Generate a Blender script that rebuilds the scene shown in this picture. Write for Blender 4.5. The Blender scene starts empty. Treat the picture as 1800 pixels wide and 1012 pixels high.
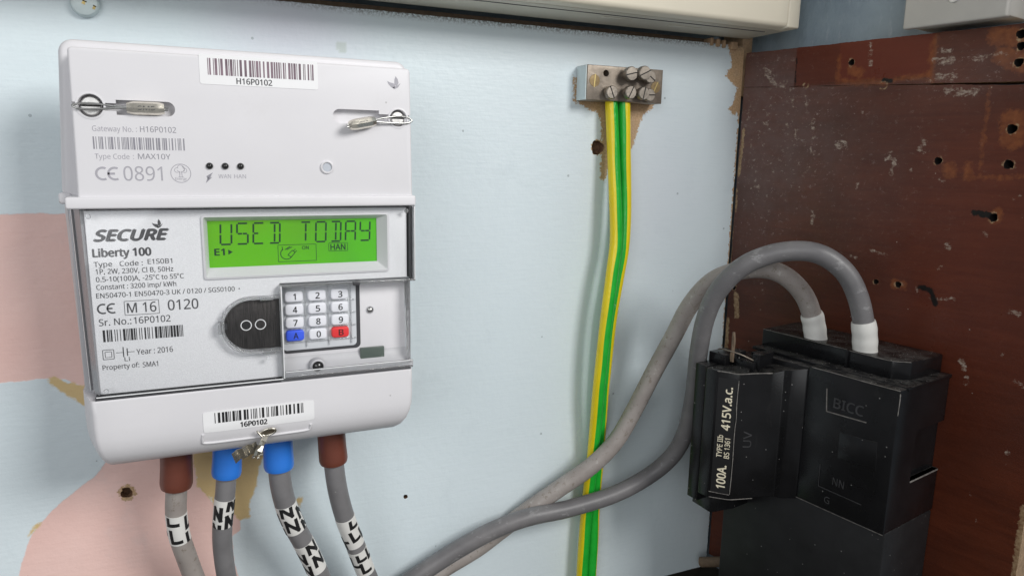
import bpy, bmesh, math, random
import numpy as np
from mathutils import Matrix, Vector, noise as mnoise

random.seed(7)
rng = np.random.default_rng(7)
sc = bpy.context.scene
C = sc.collection
MM = 0.001

# ------------------------------------------------------------------ camera
cam_d = bpy.data.cameras.new('camera'); cam = bpy.data.objects.new('camera', cam_d); C.objects.link(cam)
_r = Vector((0.916528, -0.399529, 0.018782)); _dn = Vector((-0.0563, -0.175359, -0.982893)); _f = Vector((0.395988, 0.899792, -0.183215))
cam.matrix_world = Matrix(((_r.x, -_dn.x, -_f.x, 0.0), (_r.y, -_dn.y, -_f.y, -0.38), (_r.z, -_dn.z, -_f.z, 0.0), (0, 0, 0, 1)))
cam_d.sensor_width = 36; cam_d.lens = 1259 / 1800 * 36
cam_d.clip_start = 0.01; cam_d.clip_end = 50
sc.camera = cam
# ------------------------------------------------------------------ light and exposure
wd = bpy.data.worlds.new('World'); sc.world = wd; wd.use_nodes = True
bg = wd.node_tree.nodes['Background']; bg.inputs[0].default_value = (0.95, 0.97, 1.0, 1); bg.inputs[1].default_value = 0.29

def area(name, loc, target, w, h, power, col=(1, 1, 1)):
    l = bpy.data.lights.new(name, 'AREA'); l.shape = 'RECTANGLE'; l.size = w; l.size_y = h; l.energy = power; l.color = col
    o = bpy.data.objects.new(name, l); C.objects.link(o); o.location = loc
    o.rotation_euler = (Vector(target) - Vector(loc)).to_track_quat('-Z', 'Y').to_euler()
    return o
area('ceiling_light', (0.70, -1.05, 0.56), (0.12, 0, -0.05), 0.55, 0.40, 14.0, (1.0, 0.985, 0.96))
area('fill_light', (-0.62, -1.10, 0.30), (0.30, -0.08, -0.05), 0.70, 0.70, 4.6, (0.97, 0.985, 1.0))  # unseen fill lamp, added at front left to brighten the brown board
vs = sc.view_settings
vs.view_transform = 'Standard'; vs.look = 'None'; vs.exposure = 0; vs.gamma = 1; vs.use_curve_mapping = False

# ------------------------------------------------------------------ frames
I4 = Matrix.Identity(4)
TH = math.radians(11)
BX = 327.0
MB_ = Matrix.Translation((BX * MM, 0, 0)) @ Matrix.Rotation(-(math.pi / 2 - TH), 4, 'Z')   # frame of the side board: x along it, d out of it
FR = [I4]
WM = {}

def V(x, d, z):
    return FR[0] @ Vector((x * MM, -d * MM, z * MM))

def bw(s, h, z):     # board frame -> wall frame (x, d, z) in mm
    p = MB_ @ Vector((s * MM, -h * MM, z * MM))
    return (p.x / MM, -p.y / MM, p.z / MM)

# ------------------------------------------------------------------ materials
M = {}
class NT:
    def __init__(s, m):
        m.use_nodes = True; s.t = m.node_tree; s.n = s.t.nodes; s.b = s.n['Principled BSDF']
    def new(s, typ, **kw):
        n = s.n.new(typ)
        for k, v in kw.items():
            setattr(n, k, v)
        return n
    def link(s, a, b): s.t.links.new(a, b)
    def noise(s, scale, detail=4, rough=.55, vec=None, dist=0.0):
        n = s.new('ShaderNodeTexNoise'); n.inputs['Scale'].default_value = scale; n.inputs['Detail'].default_value = detail
        n.inputs['Roughness'].default_value = rough; n.inputs['Distortion'].default_value = dist
        s.link(vec if vec is not None else s.coord(), n.inputs['Vector']); return n.outputs['Fac']
    def coord(s):
        if not hasattr(s, 'tc'): s.tc = s.new('ShaderNodeTexCoord')
        return s.tc.outputs['Object']
    def mapped(s, sx, sy, sz):
        m = s.new('ShaderNodeMapping'); m.inputs['Scale'].default_value = (sx, sy, sz); s.link(s.coord(), m.inputs['Vector']); return m.outputs['Vector']
    def ramp(s, src, p0, p1, c0=(0, 0, 0, 1), c1=(1, 1, 1, 1)):
        r = s.new('ShaderNodeValToRGB'); e = r.color_ramp.elements; e[0].position = p0; e[1].position = p1; e[0].color = c0; e[1].color = c1
        s.link(src, r.inputs[0]); return r.outputs[0]
    def math(s, op, a, b=None, clamp=False):
        n = s.new('ShaderNodeMath', operation=op); n.use_clamp = clamp
        for i, v in enumerate((a, b)):
            if v is None: continue
            if isinstance(v, (int, float)): n.inputs[i].default_value = v
            else: s.link(v, n.inputs[i])
        return n.outputs[0]
    def mix(s, f, a, b):
        n = s.new('ShaderNodeMix', data_type='RGBA')
        for k, v in ((0, f), (6, a), (7, b)):
            if isinstance(v, (int, float)): n.inputs[k].default_value = v
            elif isinstance(v, tuple): n.inputs[k].default_value = v if len(v) == 4 else (*v, 1)
            else: s.link(v, n.inputs[k])
        return n.outputs[2]
    def attr(s, name):
        a = s.new('ShaderNodeAttribute'); a.attribute_name = name; return a.outputs['Fac']
    def bump(s, src, strength=.2, dist=.0005):
        b = s.new('ShaderNodeBump'); b.inputs['Strength'].default_value = strength; b.inputs['Distance'].default_value = dist
        s.link(src, b.inputs['Height']); s.link(b.outputs[0], s.b.inputs['Normal'])
    def specks(s, scale, size, share, vec=None):     # sparse dots: voronoi cells, only a share of them
        v = s.new('ShaderNodeTexVoronoi'); v.inputs['Scale'].default_value = scale
        s.link(vec if vec is not None else s.coord(), v.inputs['Vector'])
        d = s.math('LESS_THAN', v.outputs['Distance'], size)
        c = s.new('ShaderNodeSeparateColor'); s.link(v.outputs['Color'], c.inputs[0])
        k = s.math('LESS_THAN', c.outputs[0], share)
        return s.math('MULTIPLY', d, k)

def mat(name, col, rough=.5, metal=0.0, var=.06, vscale=120, bump=.0, bscale=900, spec=.5, dust=0.0, dustcol=(.45, .43, .40), coat=0.0, emit=0.0, soil=0.0):
    m = bpy.data.materials.new(name); t = NT(m); b = t.b
    b.inputs['Roughness'].default_value = rough; b.inputs['Metallic'].default_value = metal
    b.inputs['Specular IOR Level'].default_value = spec; b.inputs['Coat Weight'].default_value = coat
    lo = tuple(c * (1 - var) for c in col) + (1,); hi = tuple(min(1, c * (1 + var)) for c in col) + (1,)
    out = t.ramp(t.noise(vscale, 5), .3, .7, lo, hi)
    if dust > 0:
        out = t.mix(t.math('MULTIPLY', t.specks(330, .10, .14), min(1, dust * 1.6)), out, (.62, .6, .57))
        ge = t.new('ShaderNodeNewGeometry'); sz = t.new('ShaderNodeSeparateXYZ'); t.link(ge.outputs['Normal'], sz.inputs[0])
        up = t.ramp(sz.outputs[2], .55, .95)
        out = t.mix(t.math('MULTIPLY', t.math('MULTIPLY', t.ramp(t.noise(130, 9, .75), .40, .85), up), min(1, dust * .9)), out, dustcol)
        out = t.mix(t.math('MULTIPLY', t.math('MULTIPLY', t.specks(700, .16, .16), up), .6), out, (.6, .58, .55))
        out = t.mix(t.math('MULTIPLY', t.ramp(t.noise(1, 6, .7, vec=t.mapped(40, 300, 40)), .60, .8), dust * .10), out, dustcol)
    if soil:
        out = t.mix(t.math('MULTIPLY', t.specks(95, .045, .16), soil), out, (.30, .29, .28))
        out = t.mix(t.math('MULTIPLY', t.ramp(t.noise(55, 9, .75), .58, .75), soil * .22), out, (.52, .50, .47))
    t.link(out, b.inputs['Base Color'])
    if bump: t.bump(t.noise(bscale, 3), bump)
    if emit:
        t.link(out, b.inputs['Emission Color']); b.inputs['Emission Strength'].default_value = emit
    M[name] = m; return m

mat('white_plastic', (.72, .71, .732), .42, var=.02, vscale=30, bump=.03, bscale=2500, soil=.5)
mat('grey_plastic', (.50, .50, .52), .45, var=.03)
mat('dark_gasket', (.055, .055, .06), .4)
mat('sticker', (.86, .86, .87), .35, var=.01)
mat('print_grey', (.27, .265, .30), .5, var=.1, vscale=500)
mat('print_light', (.40, .39, .43), .5, var=.06, vscale=500)
mat('print_dark', (.075, .075, .08), .5, var=.2, vscale=400)
mat('print_black', (.012, .012, .013), .5)
mat('print_plum', (.20, .14, .17), .5, var=.45, vscale=90)
mat('steel', (.82, .81, .79), .42, .85, var=.12, vscale=500, bump=.12, bscale=700)
mat('steel_bright', (.48, .48, .47), .32, 1.0, var=.08, vscale=400)
mat('nickel', (.31, .265, .22), .52, .85, var=.25, vscale=160, bump=.25, bscale=700)
mat('old_screw', (.35, .31, .265), .45, .85, var=.25, vscale=200, bump=.2, bscale=800)
mat('loop_dark', (.10, .085, .06), .4, .6)
mat('seal_metal', (.80, .755, .66), .26, .95, var=.15, vscale=300, bump=.1)
mat('brass_slot', (.62, .48, .20), .35, .9)
mat('brass', (.27, .20, .11), .42, 1.0, var=.2, vscale=300)
mat('dark_slot', (.01, .009, .008), .7)
mat('lens_dark', (.02, .02, .02), .12)
mat('grey_button', (.50, .53, .58), .4)
mat('key_white', (.80, .81, .86), .35, var=.01)
mat('key_blue', (.05, .12, .80), .35)
mat('key_red', (.80, .045, .05), .35)
mat('pad_membrane', (.62, .64, .67), .25, var=.03, coat=.4)
mat('lcd_ink', (.004, .05, .012), .4)
mat('brown_sleeve', (.155, .045, .028), .42, var=.06, bump=.05, bscale=400)
mat('blue_sleeve', (.03, .205, .74), .38, var=.03)
mat('white_sleeve', (.78, .77, .73), .42, var=.03)
mat('band_white', (.78, .77, .74), .4, var=.02)
mat('cable_grey', (.20, .195, .20), .46, var=.14, vscale=60, bump=.12, bscale=420, soil=.7)
mat('yellow_pvc', (.80, .62, .008), .35, var=.04)
mat('cream_plastic', (.84, .775, .63), .42, var=.02, vscale=40)
mat('cream_shell', (.68, .645, .54), .45, var=.03, vscale=40)
mat('box_grey', (.52, .50, .46), .45, var=.03)
mat('bare_timber', (.45, .30, .18), .7, var=.25, vscale=300, bump=.4, bscale=500)
mat('stub_wood', (.17, .12, .08), .7, var=.2, vscale=300)
mat('hole_dark', (.17, .09, .05), .85, var=.5, vscale=500)
mat('hole_black', (.012, .008, .006), .9)
mat('bakelite', (.009, .009, .010), .25, spec=.28, var=.3, vscale=60, dust=.28, bump=.03, bscale=300)
mat('bakelite_matt', (.017, .017, .018), .42, spec=.3, var=.25, vscale=60, dust=.2, bump=.04, bscale=400)
mat('emboss_black', (.045, .045, .047), .35, var=.3, vscale=200)
mat('rub_edge', (.21, .195, .18), .6, var=.4, vscale=600)
mat('label_black', (.015, .015, .016), .3)
mat('label_ink', (.92, .84, .64), .5)
mat('floor_dirt', (.045, .04, .03), .9, var=.5, vscale=120)
mat('screw_paint', (.60, .69, .70), .38, bump=.2, bscale=500)

def green_mat():
    m = bpy.data.materials.new('earth_pvc'); t = NT(m)
    t.b.inputs['Roughness'].default_value = .28
    g = t.ramp(t.noise(90, 3), .3, .7, (.010, .40, .030, 1), (.022, .50, .045, 1)); y = t.ramp(t.noise(70, 3), .3, .7, (.80, .63, .008, 1), (.86, .69, .014, 1))
    c = t.mix(t.ramp(t.attr('stripe'), .0, 1), g, y)
    c = t.mix(t.math('MULTIPLY', t.ramp(t.noise(120, 8, .7), .66, .70), .5), c, (.62, .68, .70))
    t.link(c, t.b.inputs['Base Color'])
    t.bump(t.noise(1, 2, vec=t.mapped(1500, 1500, 420)), .35, .0005)
    M['earth_pvc'] = m
green_mat()

def old_cable():
    m = bpy.data.materials.new('cable_taupe'); t = NT(m)
    t.b.inputs['Roughness'].default_value = .5
    c = t.ramp(t.noise(70, 5), .3, .7, (.30, .265, .245, 1), (.39, .355, .33, 1))
    c = t.mix(t.math('MULTIPLY', t.ramp(t.noise(260, 8, .75), .56, .64), .55), c, (.13, .10, .06))
    c = t.mix(t.math('MULTIPLY', t.ramp(t.noise(140, 6, .7), .62, .66), .6), c, (.52, .50, .47))
    t.link(c, t.b.inputs['Base Color']); t.bump(t.noise(420, 5), .2, .0006)
    M['cable_taupe'] = m
    m = bpy.data.materials.new('cable_grey_worn'); t = NT(m)
    t.b.inputs['Roughness'].default_value = .42
    c = t.ramp(t.noise(60, 5), .3, .7, (.15, .145, .15, 1), (.205, .198, .20, 1))
    c = t.mix(t.math('MULTIPLY', t.ramp(t.noise(1, 8, .75, vec=t.mapped(90, 90, 170)), .58, .64), .55), c, (.36, .355, .355))
    c = t.mix(t.math('MULTIPLY', t.ramp(t.noise(300, 8, .8), .60, .68), .5), c, (.10, .09, .08))
    t.link(c, t.b.inputs['Base Color']); t.bump(t.noise(350, 4), .15, .0005)
    M['cable_grey_worn'] = m
old_cable()

def faceplate_mat():
    m = bpy.data.materials.new('faceplate'); t = NT(m)
    t.b.inputs['Roughness'].default_value = .42
    n = t.noise(2600, 2)
    t.link(t.ramp(n, .3, .7, (.80, .80, .82, 1), (.90, .90, .92, 1)), t.b.inputs['Base Color'])
    t.bump(n, .35, .0003); M['faceplate'] = m
faceplate_mat()

def clear_mats():
    m = bpy.data.materials.new('clear_plastic'); m.use_nodes = True; nt = m.node_tree; nt.nodes.clear()
    o = nt.nodes.new('ShaderNodeOutputMaterial'); mx = nt.nodes.new('ShaderNodeMixShader'); tr = nt.nodes.new('ShaderNodeBsdfTransparent')
    gl = nt.nodes.new('ShaderNodeBsdfGlossy'); fr = nt.nodes.new('ShaderNodeMath'); fr.operation = 'MULTIPLY_ADD'; lw = nt.nodes.new('ShaderNodeLayerWeight'); lw.inputs[0].default_value = .5
    pw = nt.nodes.new('ShaderNodeMath'); pw.operation = 'POWER'; pw.inputs[1].default_value = 5; nt.links.new(lw.outputs['Facing'], pw.inputs[0]); nt.links.new(pw.outputs[0], fr.inputs[0]); fr.inputs[1].default_value = .8; fr.inputs[2].default_value = .035
    tr.inputs[0].default_value = (.985, .988, .99, 1); gl.inputs['Roughness'].default_value = .08
    nt.links.new(fr.outputs[0], mx.inputs[0]); nt.links.new(tr.outputs[0], mx.inputs[1]); nt.links.new(gl.outputs[0], mx.inputs[2]); nt.links.new(mx.outputs[0], o.inputs[0])
    M['clear_plastic'] = m
    m = bpy.data.materials.new('clear_edge'); t = NT(m)
    t.b.inputs['Base Color'].default_value = (.94, .95, .96, 1); t.b.inputs['Transmission Weight'].default_value = .9
    t.b.inputs['Roughness'].default_value = .06; t.b.inputs['IOR'].default_value = 1.45
    M['clear_edge'] = m
clear_mats()

def lcd_mat():
    m = bpy.data.materials.new('lcd_screen'); t = NT(m)
    sx = t.new('ShaderNodeSeparateXYZ'); t.link(t.coord(), sx.inputs[0])
    x = t.math('MULTIPLY', sx.outputs[0], 1000 / 80, True)
    c = t.ramp(x, .0, .95, (.115, .34, .003, 1), (.022, .37, .024, 1))
    c = t.mix(t.math('MULTIPLY', t.ramp(t.noise(45, 2), .35, .65), .55), c, (.085, .44, .006))
    t.link(c, t.b.inputs['Base Color']); t.link(c, t.b.inputs['Emission Color']); t.b.inputs['Emission Strength'].default_value = .30
    t.b.inputs['Roughness'].default_value = .25
    M['lcd_screen'] = m
lcd_mat()

def brushed():
    m = bpy.data.materials.new('brushed_disc'); t = NT(m)
    t.b.inputs['Metallic'].default_value = .8; t.b.inputs['Roughness'].default_value = .38
    n = t.noise(1, 4, .7, vec=t.mapped(2600, 2600, 120))
    t.link(t.ramp(n, .3, .75, (.022, .020, .020, 1), (.11, .10, .095, 1)), t.b.inputs['Base Color'])
    t.bump(n, .25, .0003); M['brushed_disc'] = m
brushed()

def wall_mat():
    m = bpy.data.materials.new('painted_board'); t = NT(m)
    t.b.inputs['Roughness'].default_value = .42
    n = t.math('MULTIPLY', t.math('SUBTRACT', t.noise(160, 9, .62), .5), 9.0)
    nf = t.math('MULTIPLY', t.math('SUBTRACT', t.noise(520, 6, .7), .5), 7.0)
    def edge(name, amp, soft=.35):
        k = t.math('ADD', t.attr(name), amp)
        return t.ramp(t.math('ADD', t.math('MULTIPLY', k, soft), .5), .25, .75)
    blue = t.ramp(t.noise(9, 3), .35, .65, (.715, .81, .85, 1), (.74, .83, .87, 1))
    lil = t.ramp(t.attr('lilac'), .2, 1)
    blue = t.mix(t.math('MULTIPLY', lil, .55), blue, (.63, .60, .70))
    blue = t.mix(t.math('MULTIPLY', t.ramp(t.noise(1, 3, vec=t.mapped(60, 60, 900)), .5, .8), .12), blue, (.48, .60, .66))
    pink = t.ramp(t.noise(26, 4), .35, .65, (.86, .585, .53, 1), (.89, .625, .57, 1))
    pink = t.mix(t.math('MULTIPLY', t.ramp(t.noise(420, 5, .7), .66, .72), .4), pink, (.60, .34, .30))
    c = t.mix(edge('pink', t.math('MULTIPLY', n, .3), .8), blue, pink)
    c = t.mix(edge('ochre', t.math('MULTIPLY', n, .8), .45), c, (.72, .54, .27))
    bare = t.ramp(nf, -2, 2) if False else t.ramp(t.noise(900, 4, .7), .3, .7, (.38, .235, .12, 1), (.66, .46, .28, 1))
    c = t.mix(edge('bare', t.math('MULTIPLY', nf, 1.15), 1.0), c, bare)
    c = t.mix(t.math('MULTIPLY', t.attr('spot'), .6), c, (.50, .57, .52))
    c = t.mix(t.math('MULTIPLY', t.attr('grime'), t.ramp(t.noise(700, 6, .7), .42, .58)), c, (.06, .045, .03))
    c = t.mix(t.math('MULTIPLY', t.specks(75, .055, .22), .6), c, (.28, .33, .35))
    c = t.mix(t.math('MULTIPLY', t.specks(48, .05, .2, t.mapped(1, 1, .45)), .5), c, (.75, .82, .85))
    c = t.mix(t.math('MULTIPLY', t.ramp(t.noise(34, 8, .7), .57, .72), .16), c, (.45, .53, .57))
    t.link(c, t.b.inputs['Base Color'])
    h = t.math('ADD', t.math('MULTIPLY', t.noise(1, 4, vec=t.mapped(70, 70, 700)), .5), t.noise(240, 5))
    h = t.math('SUBTRACT', h, t.math('MULTIPLY', edge('bare', t.math('MULTIPLY', nf, 1.15), 1.0), 1.2))
    h = t.math('ADD', h, t.math('MULTIPLY', edge('pink', t.math('MULTIPLY', n, .3), .8), -.5))
    t.bump(h, .24, .0009); M['painted_board'] = m
wall_mat()

def brown_mat():
    m = bpy.data.materials.new('varnished_brown'); t = NT(m)
    t.b.inputs['Specular IOR Level'].default_value = .30
    g = t.noise(1, 5, .6, vec=t.mapped(30, 30, 260), dist=.6)
    c = t.ramp(g, .3, .72, (.084, .0195, .0090, 1), (.135, .0330, .0145, 1))
    c = t.mix(t.math('MULTIPLY', t.ramp(t.noise(16, 6, .6), .40, .68), .85), c, (.055, .019, .012))
    nz = t.math('MULTIPLY', t.math('SUBTRACT', t.noise(420, 9, .72), .5), 9.0)
    def edge(name, amp, soft):
        return t.ramp(t.math('ADD', t.math('MULTIPLY', t.math('ADD', t.attr(name), t.math('MULTIPLY', nz, amp)), soft), .5), .2, .8)
    c = t.mix(t.math('MULTIPLY', t.attr('red'), .75), c, (.16, .026, .011))
    c = t.mix(t.math('MULTIPLY', edge('rust', .9, .35), .62), c, t.ramp(t.noise(300, 5), .3, .7, (.17, .042, .012, 1), (.34, .11, .03, 1)))
    dust = t.math('MULTIPLY', t.attr('dust'), t.ramp(t.noise(60, 9, .72), .36, .72))
    c = t.mix(t.math('MULTIPLY', t.math('ADD', t.math('MULTIPLY', t.attr('dust'), .35), t.math('MULTIPLY', dust, .4)), .8), c, (.20, .15, .14))
    c = t.mix(t.math('MULTIPLY', t.math('MULTIPLY', t.attr('dust'), t.ramp(t.noise(1, 9, .82, vec=t.mapped(300, 300, 480)), .575, .65)), .9), c, (.42, .35, .31))
    c = t.mix(t.math('MULTIPLY', t.math('MULTIPLY', edge('scuff', .85, .9), t.ramp(t.noise(1, 8, .8, vec=t.mapped(260, 260, 520)), .44, .58)), .9), c, t.ramp(t.noise(500, 4), .3, .7, (.30, .22, .16, 1), (.55, .47, .40, 1)))
    c = t.mix(t.math('MULTIPLY', edge('chip', .5, 1.0), .85), c, t.ramp(t.noise(600, 4), .3, .7, (.22, .12, .06, 1), (.50, .36, .21, 1)))
    c = t.mix(edge('black', .5, .8), c, (.010, .008, .007))
    c = t.mix(t.math('MULTIPLY', t.specks(190, .06, .10), .6), c, (.50, .42, .36))
    t.link(c, t.b.inputs['Base Color'])
    r = t.math('ADD', t.math('MULTIPLY', dust, .35), t.math('MULTIPLY', t.noise(40, 5), .3))
    t.link(t.math('ADD', r, .17, True), t.b.inputs['Roughness'])
    t.bump(t.math('ADD', t.math('MULTIPLY', g, .5), t.noise(260, 6, .65)), .22, .0007)
    M['varnished_brown'] = m
brown_mat()

def plaster_mat():
    m = bpy.data.materials.new('painted_plaster'); t = NT(m)
    t.b.inputs['Roughness'].default_value = .55
    c = t.ramp(t.noise(45, 8, .65), .35, .7, (.27, .34, .40, 1), (.34, .42, .47, 1))
    c = t.mix(t.math('MULTIPLY', t.ramp(t.noise(1, 6, .7, vec=t.mapped(160, 160, 60)), .58, .68), .4), c, (.52, .57, .61))
    t.link(c, t.b.inputs['Base Color']); t.bump(t.noise(1, 6, .65, vec=t.mapped(140, 140, 70)), .55, .0016)
    M['painted_plaster'] = m
plaster_mat()

# ------------------------------------------------------------------ building helpers
def finish(name, me, mats, parent=None, smooth=35, origin=None):
    for m in (mats if isinstance(mats, (list, tuple)) else [mats]):
        me.materials.append(M[m])
    me.polygons.foreach_set('use_smooth', [True] * len(me.polygons))
    if smooth is not None: me.set_sharp_from_angle(angle=math.radians(smooth))
    o = bpy.data.objects.new(name, me); C.objects.link(o)
    if parent is not None:
        me.transform(WM[parent].inverted()); o.parent = parent; WM[o] = WM[parent]
    else:
        w = Matrix.Translation(V(*origin)) @ FR[0].to_3x3().to_4x4() if origin else FR[0].copy()
        me.transform(w.inverted()); o.matrix_world = w; WM[o] = w
    return o

def thing(name, label, cat, loc, group=None):
    o = bpy.data.objects.new(name, None); C.objects.link(o); o.empty_display_size = .01
    w = Matrix.Translation(V(*loc)) @ FR[0].to_3x3().to_4x4()
    o.matrix_world = w; WM[o] = w
    return tag(o, label, cat, group)

def tag(o, label, cat, group=None):
    o['label'] = label; o['category'] = cat
    if group: o['group'] = group
    return o

def me_from(verts, faces, name='mesh'):
    me = bpy.data.meshes.new(name); me.from_pydata([tuple(v) for v in verts], [], faces); me.update(); return me

def bm_out(bm, name='mesh'):
    bmesh.ops.recalc_face_normals(bm, faces=bm.faces[:])
    me = bpy.data.meshes.new(name); bm.to_mesh(me); bm.free(); return me

def bm_box(bm, x0, x1, d0, d1, z0, z1, bev=0, seg=2):
    t = bmesh.new()
    vs_ = [t.verts.new(V(x, d, z)) for x in (x0, x1) for d in (d0, d1) for z in (z0, z1)]
    for q in ((0, 1, 3, 2), (4, 6, 7, 5), (0, 4, 5, 1), (2, 3, 7, 6), (0, 2, 6, 4), (1, 5, 7, 3)):
        t.faces.new([vs_[i] for i in q])
    bmesh.ops.recalc_face_normals(t, faces=t.faces[:])
    if bev: bmesh.ops.bevel(t, geom=t.edges[:], offset=bev * MM, segments=seg, affect='EDGES', profile=.5)
    m = bpy.data.meshes.new('tmp'); t.to_mesh(m); t.free(); bm.from_mesh(m); bpy.data.meshes.remove(m)

def box(name, dims, m, parent=None, bev=.3, seg=2):
    bm = bmesh.new(); bm_box(bm, *dims, bev=bev, seg=seg); return finish(name, bm_out(bm), m, parent)

def boxes(name, lst, m, parent=None, bev=.3):
    bm = bmesh.new()
    for d in lst: bm_box(bm, *d, bev=bev)
    return finish(name, bm_out(bm), m, parent)

def rr(x0, x1, z0, z1, r, n=6):
    pts = []
    for cx, cz, a0 in ((x1 - r, z1 - r, 0), (x0 + r, z1 - r, 90), (x0 + r, z0 + r, 180), (x1 - r, z0 + r, 270)):
        for k in range(n + 1):
            a = math.radians(a0 + 90 * k / n); pts.append((cx + r * math.cos(a), cz + r * math.sin(a)))
    return pts

def circ(cx, cz, r, n=24, rz=None):
    return [(cx + r * math.cos(2 * math.pi * k / n), cz + (rz or r) * math.sin(2 * math.pi * k / n)) for k in range(n)]

def slab_bm(bm, pts, d0, d1, bev=0, seg=3, d1f=None):
    t = bmesh.new(); n = len(pts)
    lo = [t.verts.new(V(x, d0, z)) for x, z in pts]; hi = [t.verts.new(V(x, d1, z)) for x, z in pts]
    t.faces.new(lo); top = t.faces.new(hi)
    for i in range(n):
        t.faces.new([lo[i], lo[(i + 1) % n], hi[(i + 1) % n], hi[i]])
    bmesh.ops.recalc_face_normals(t, faces=t.faces[:])
    if bev: bmesh.ops.bevel(t, geom=list(top.edges), offset=bev * MM, segments=seg, affect='EDGES', profile=.5)
    m = bpy.data.meshes.new('tmp'); t.to_mesh(m); t.free(); bm.from_mesh(m); bpy.data.meshes.remove(m)

def slab(name, pts, d0, d1, m, parent=None, bev=0, seg=3):
    bm = bmesh.new(); slab_bm(bm, pts, d0, d1, bev, seg); return finish(name, bm_out(bm), m, parent)

def flat(name, polys, d, m, parent=None, fn=None):        # thin print: polygons lying on a face
    vs_, fs = [], []
    for p in polys:
        b = len(vs_); vs_ += [V(x, d, z) for x, z in p]; fs.append(list(range(b, b + len(p))))
    return finish(name, me_from(vs_, fs), m, parent, None)

def cut(o, cutters):
    for c in cutters:
        md = o.modifiers.new('cut', 'BOOLEAN'); md.object = c; md.operation = 'DIFFERENCE'; md.solver = 'EXACT'
    bpy.context.view_layer.update()
    dg = bpy.context.evaluated_depsgraph_get(); me = bpy.data.meshes.new_from_object(o.evaluated_get(dg))
    o.modifiers.clear(); o.data = me
    me.polygons.foreach_set('use_smooth', [True] * len(me.polygons)); me.set_sharp_from_angle(angle=math.radians(35))
    for c in cutters: WM.pop(c, None); bpy.data.objects.remove(c)

def spline(pts, per=10):
    P = [Vector(p) for p in pts]; out = []
    P = [P[0] * 2 - P[1]] + P + [P[-1] * 2 - P[-2]]
    for i in range(1, len(P) - 2):
        for k in range(per):
            t = k / per; a, b, c, d = P[i - 1:i + 3]
            out.append(.5 * ((2 * b) + (c - a) * t + (2 * a - 5 * b + 4 * c - d) * t * t + (3 * b - a - 3 * c + d) * t ** 3))
    out.append(P[-2]); return out

class Path:            # points (x, d, z) mm; frame starts with N facing out of the wall
    def __init__(s, pts, per=10, raw=False, ref=(0, 1, 0)):
        s.p = [Vector(q) for q in pts] if raw else spline(pts, per)
        s.T = []; n = len(s.p)
        for i in range(n): s.T.append((s.p[min(n - 1, i + 1)] - s.p[max(0, i - 1)]).normalized())
        s.L = [0.0]
        for i in range(1, n): s.L.append(s.L[-1] + (s.p[i] - s.p[i - 1]).length)
        N = Vector(ref); s.N = []
        for i in range(n):
            N = (N - s.T[i] * N.dot(s.T[i])).normalized(); s.N.append(N.copy())
    def at(s, a):
        i = 0
        while i < len(s.L) - 2 and s.L[i + 1] < a: i += 1
        f = (a - s.L[i]) / max(1e-9, s.L[i + 1] - s.L[i])
        return s.p[i].lerp(s.p[i + 1], f), s.T[i].lerp(s.T[min(i + 1, len(s.T) - 1)], f).normalized(), s.N[i].lerp(s.N[i + 1], f).normalized()
    def surf(s, a, ang, r):
        p, T, N = s.at(a); B = T.cross(N)
        return p + (N * math.cos(ang) + B * math.sin(ang)) * r

def tube_data(path, r, n=20, a0=None, a1=None, step=None, rfun=None):
    vs_, fs = [], []
    if a0 is None: idx = path.L
    else:
        k = max(2, int((a1 - a0) / (step or 1.0))); idx = [a0 + (a1 - a0) * i / k for i in range(k + 1)]
    for a in idx:
        rad = rfun(a) if rfun else r
        for j in range(n):
            vs_.append(V(*path.surf(a, 2 * math.pi * j / n, rad)))
    m = len(idx)
    for i in range(m - 1):
        for j in range(n):
            fs.append((i * n + j, i * n + (j + 1) % n, (i + 1) * n + (j + 1) % n, (i + 1) * n + j))
    fs.append(tuple(range(n))[::-1]); fs.append(tuple((m - 1) * n + j for j in range(n)))
    return vs_, fs

def tube(name, pts, r, m, parent=None, n=18, per=10, raw=False, path=None, **kw):
    pa = path or Path(pts, per, raw); vs_, fs = tube_data(pa, r, n, **kw)
    return finish(name, me_from(vs_, fs), m, parent, 50)

def wires(name, lst, r, m, parent=None, n=8):
    vs_, fs = [], []
    for pts in lst:
        v, f = tube_data(Path(pts, 6), r, n); b = len(vs_); vs_ += v; fs += [tuple(b + i for i in q) for q in f]
    return finish(name, me_from(vs_, fs), m, parent, 50)

def lathe(name, cx, cz, prof, m, parent=None, n=28, ring=False):      # prof: (radius, d)
    vs_, fs = [], []
    for r, d in prof:
        for k in range(n):
            a = 2 * math.pi * k / n; vs_.append(V(cx + r * math.cos(a), d, cz + r * math.sin(a)))
    for i in range(len(prof) - 1):
        for k in range(n): fs.append((i * n + k, i * n + (k + 1) % n, (i + 1) * n + (k + 1) % n, (i + 1) * n + k))
    if ring:
        i = len(prof) - 1
        for k in range(n): fs.append((i * n + k, i * n + (k + 1) % n, (k + 1) % n, k))
    else:
        fs.append(tuple((len(prof) - 1) * n + k for k in range(n))); fs.append(tuple(range(n))[::-1])
    bm = bmesh.new(); me = me_from(vs_, fs); bm.from_mesh(me); bpy.data.meshes.remove(me)
    return finish(name, bm_out(bm), m, parent, 35)

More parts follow.
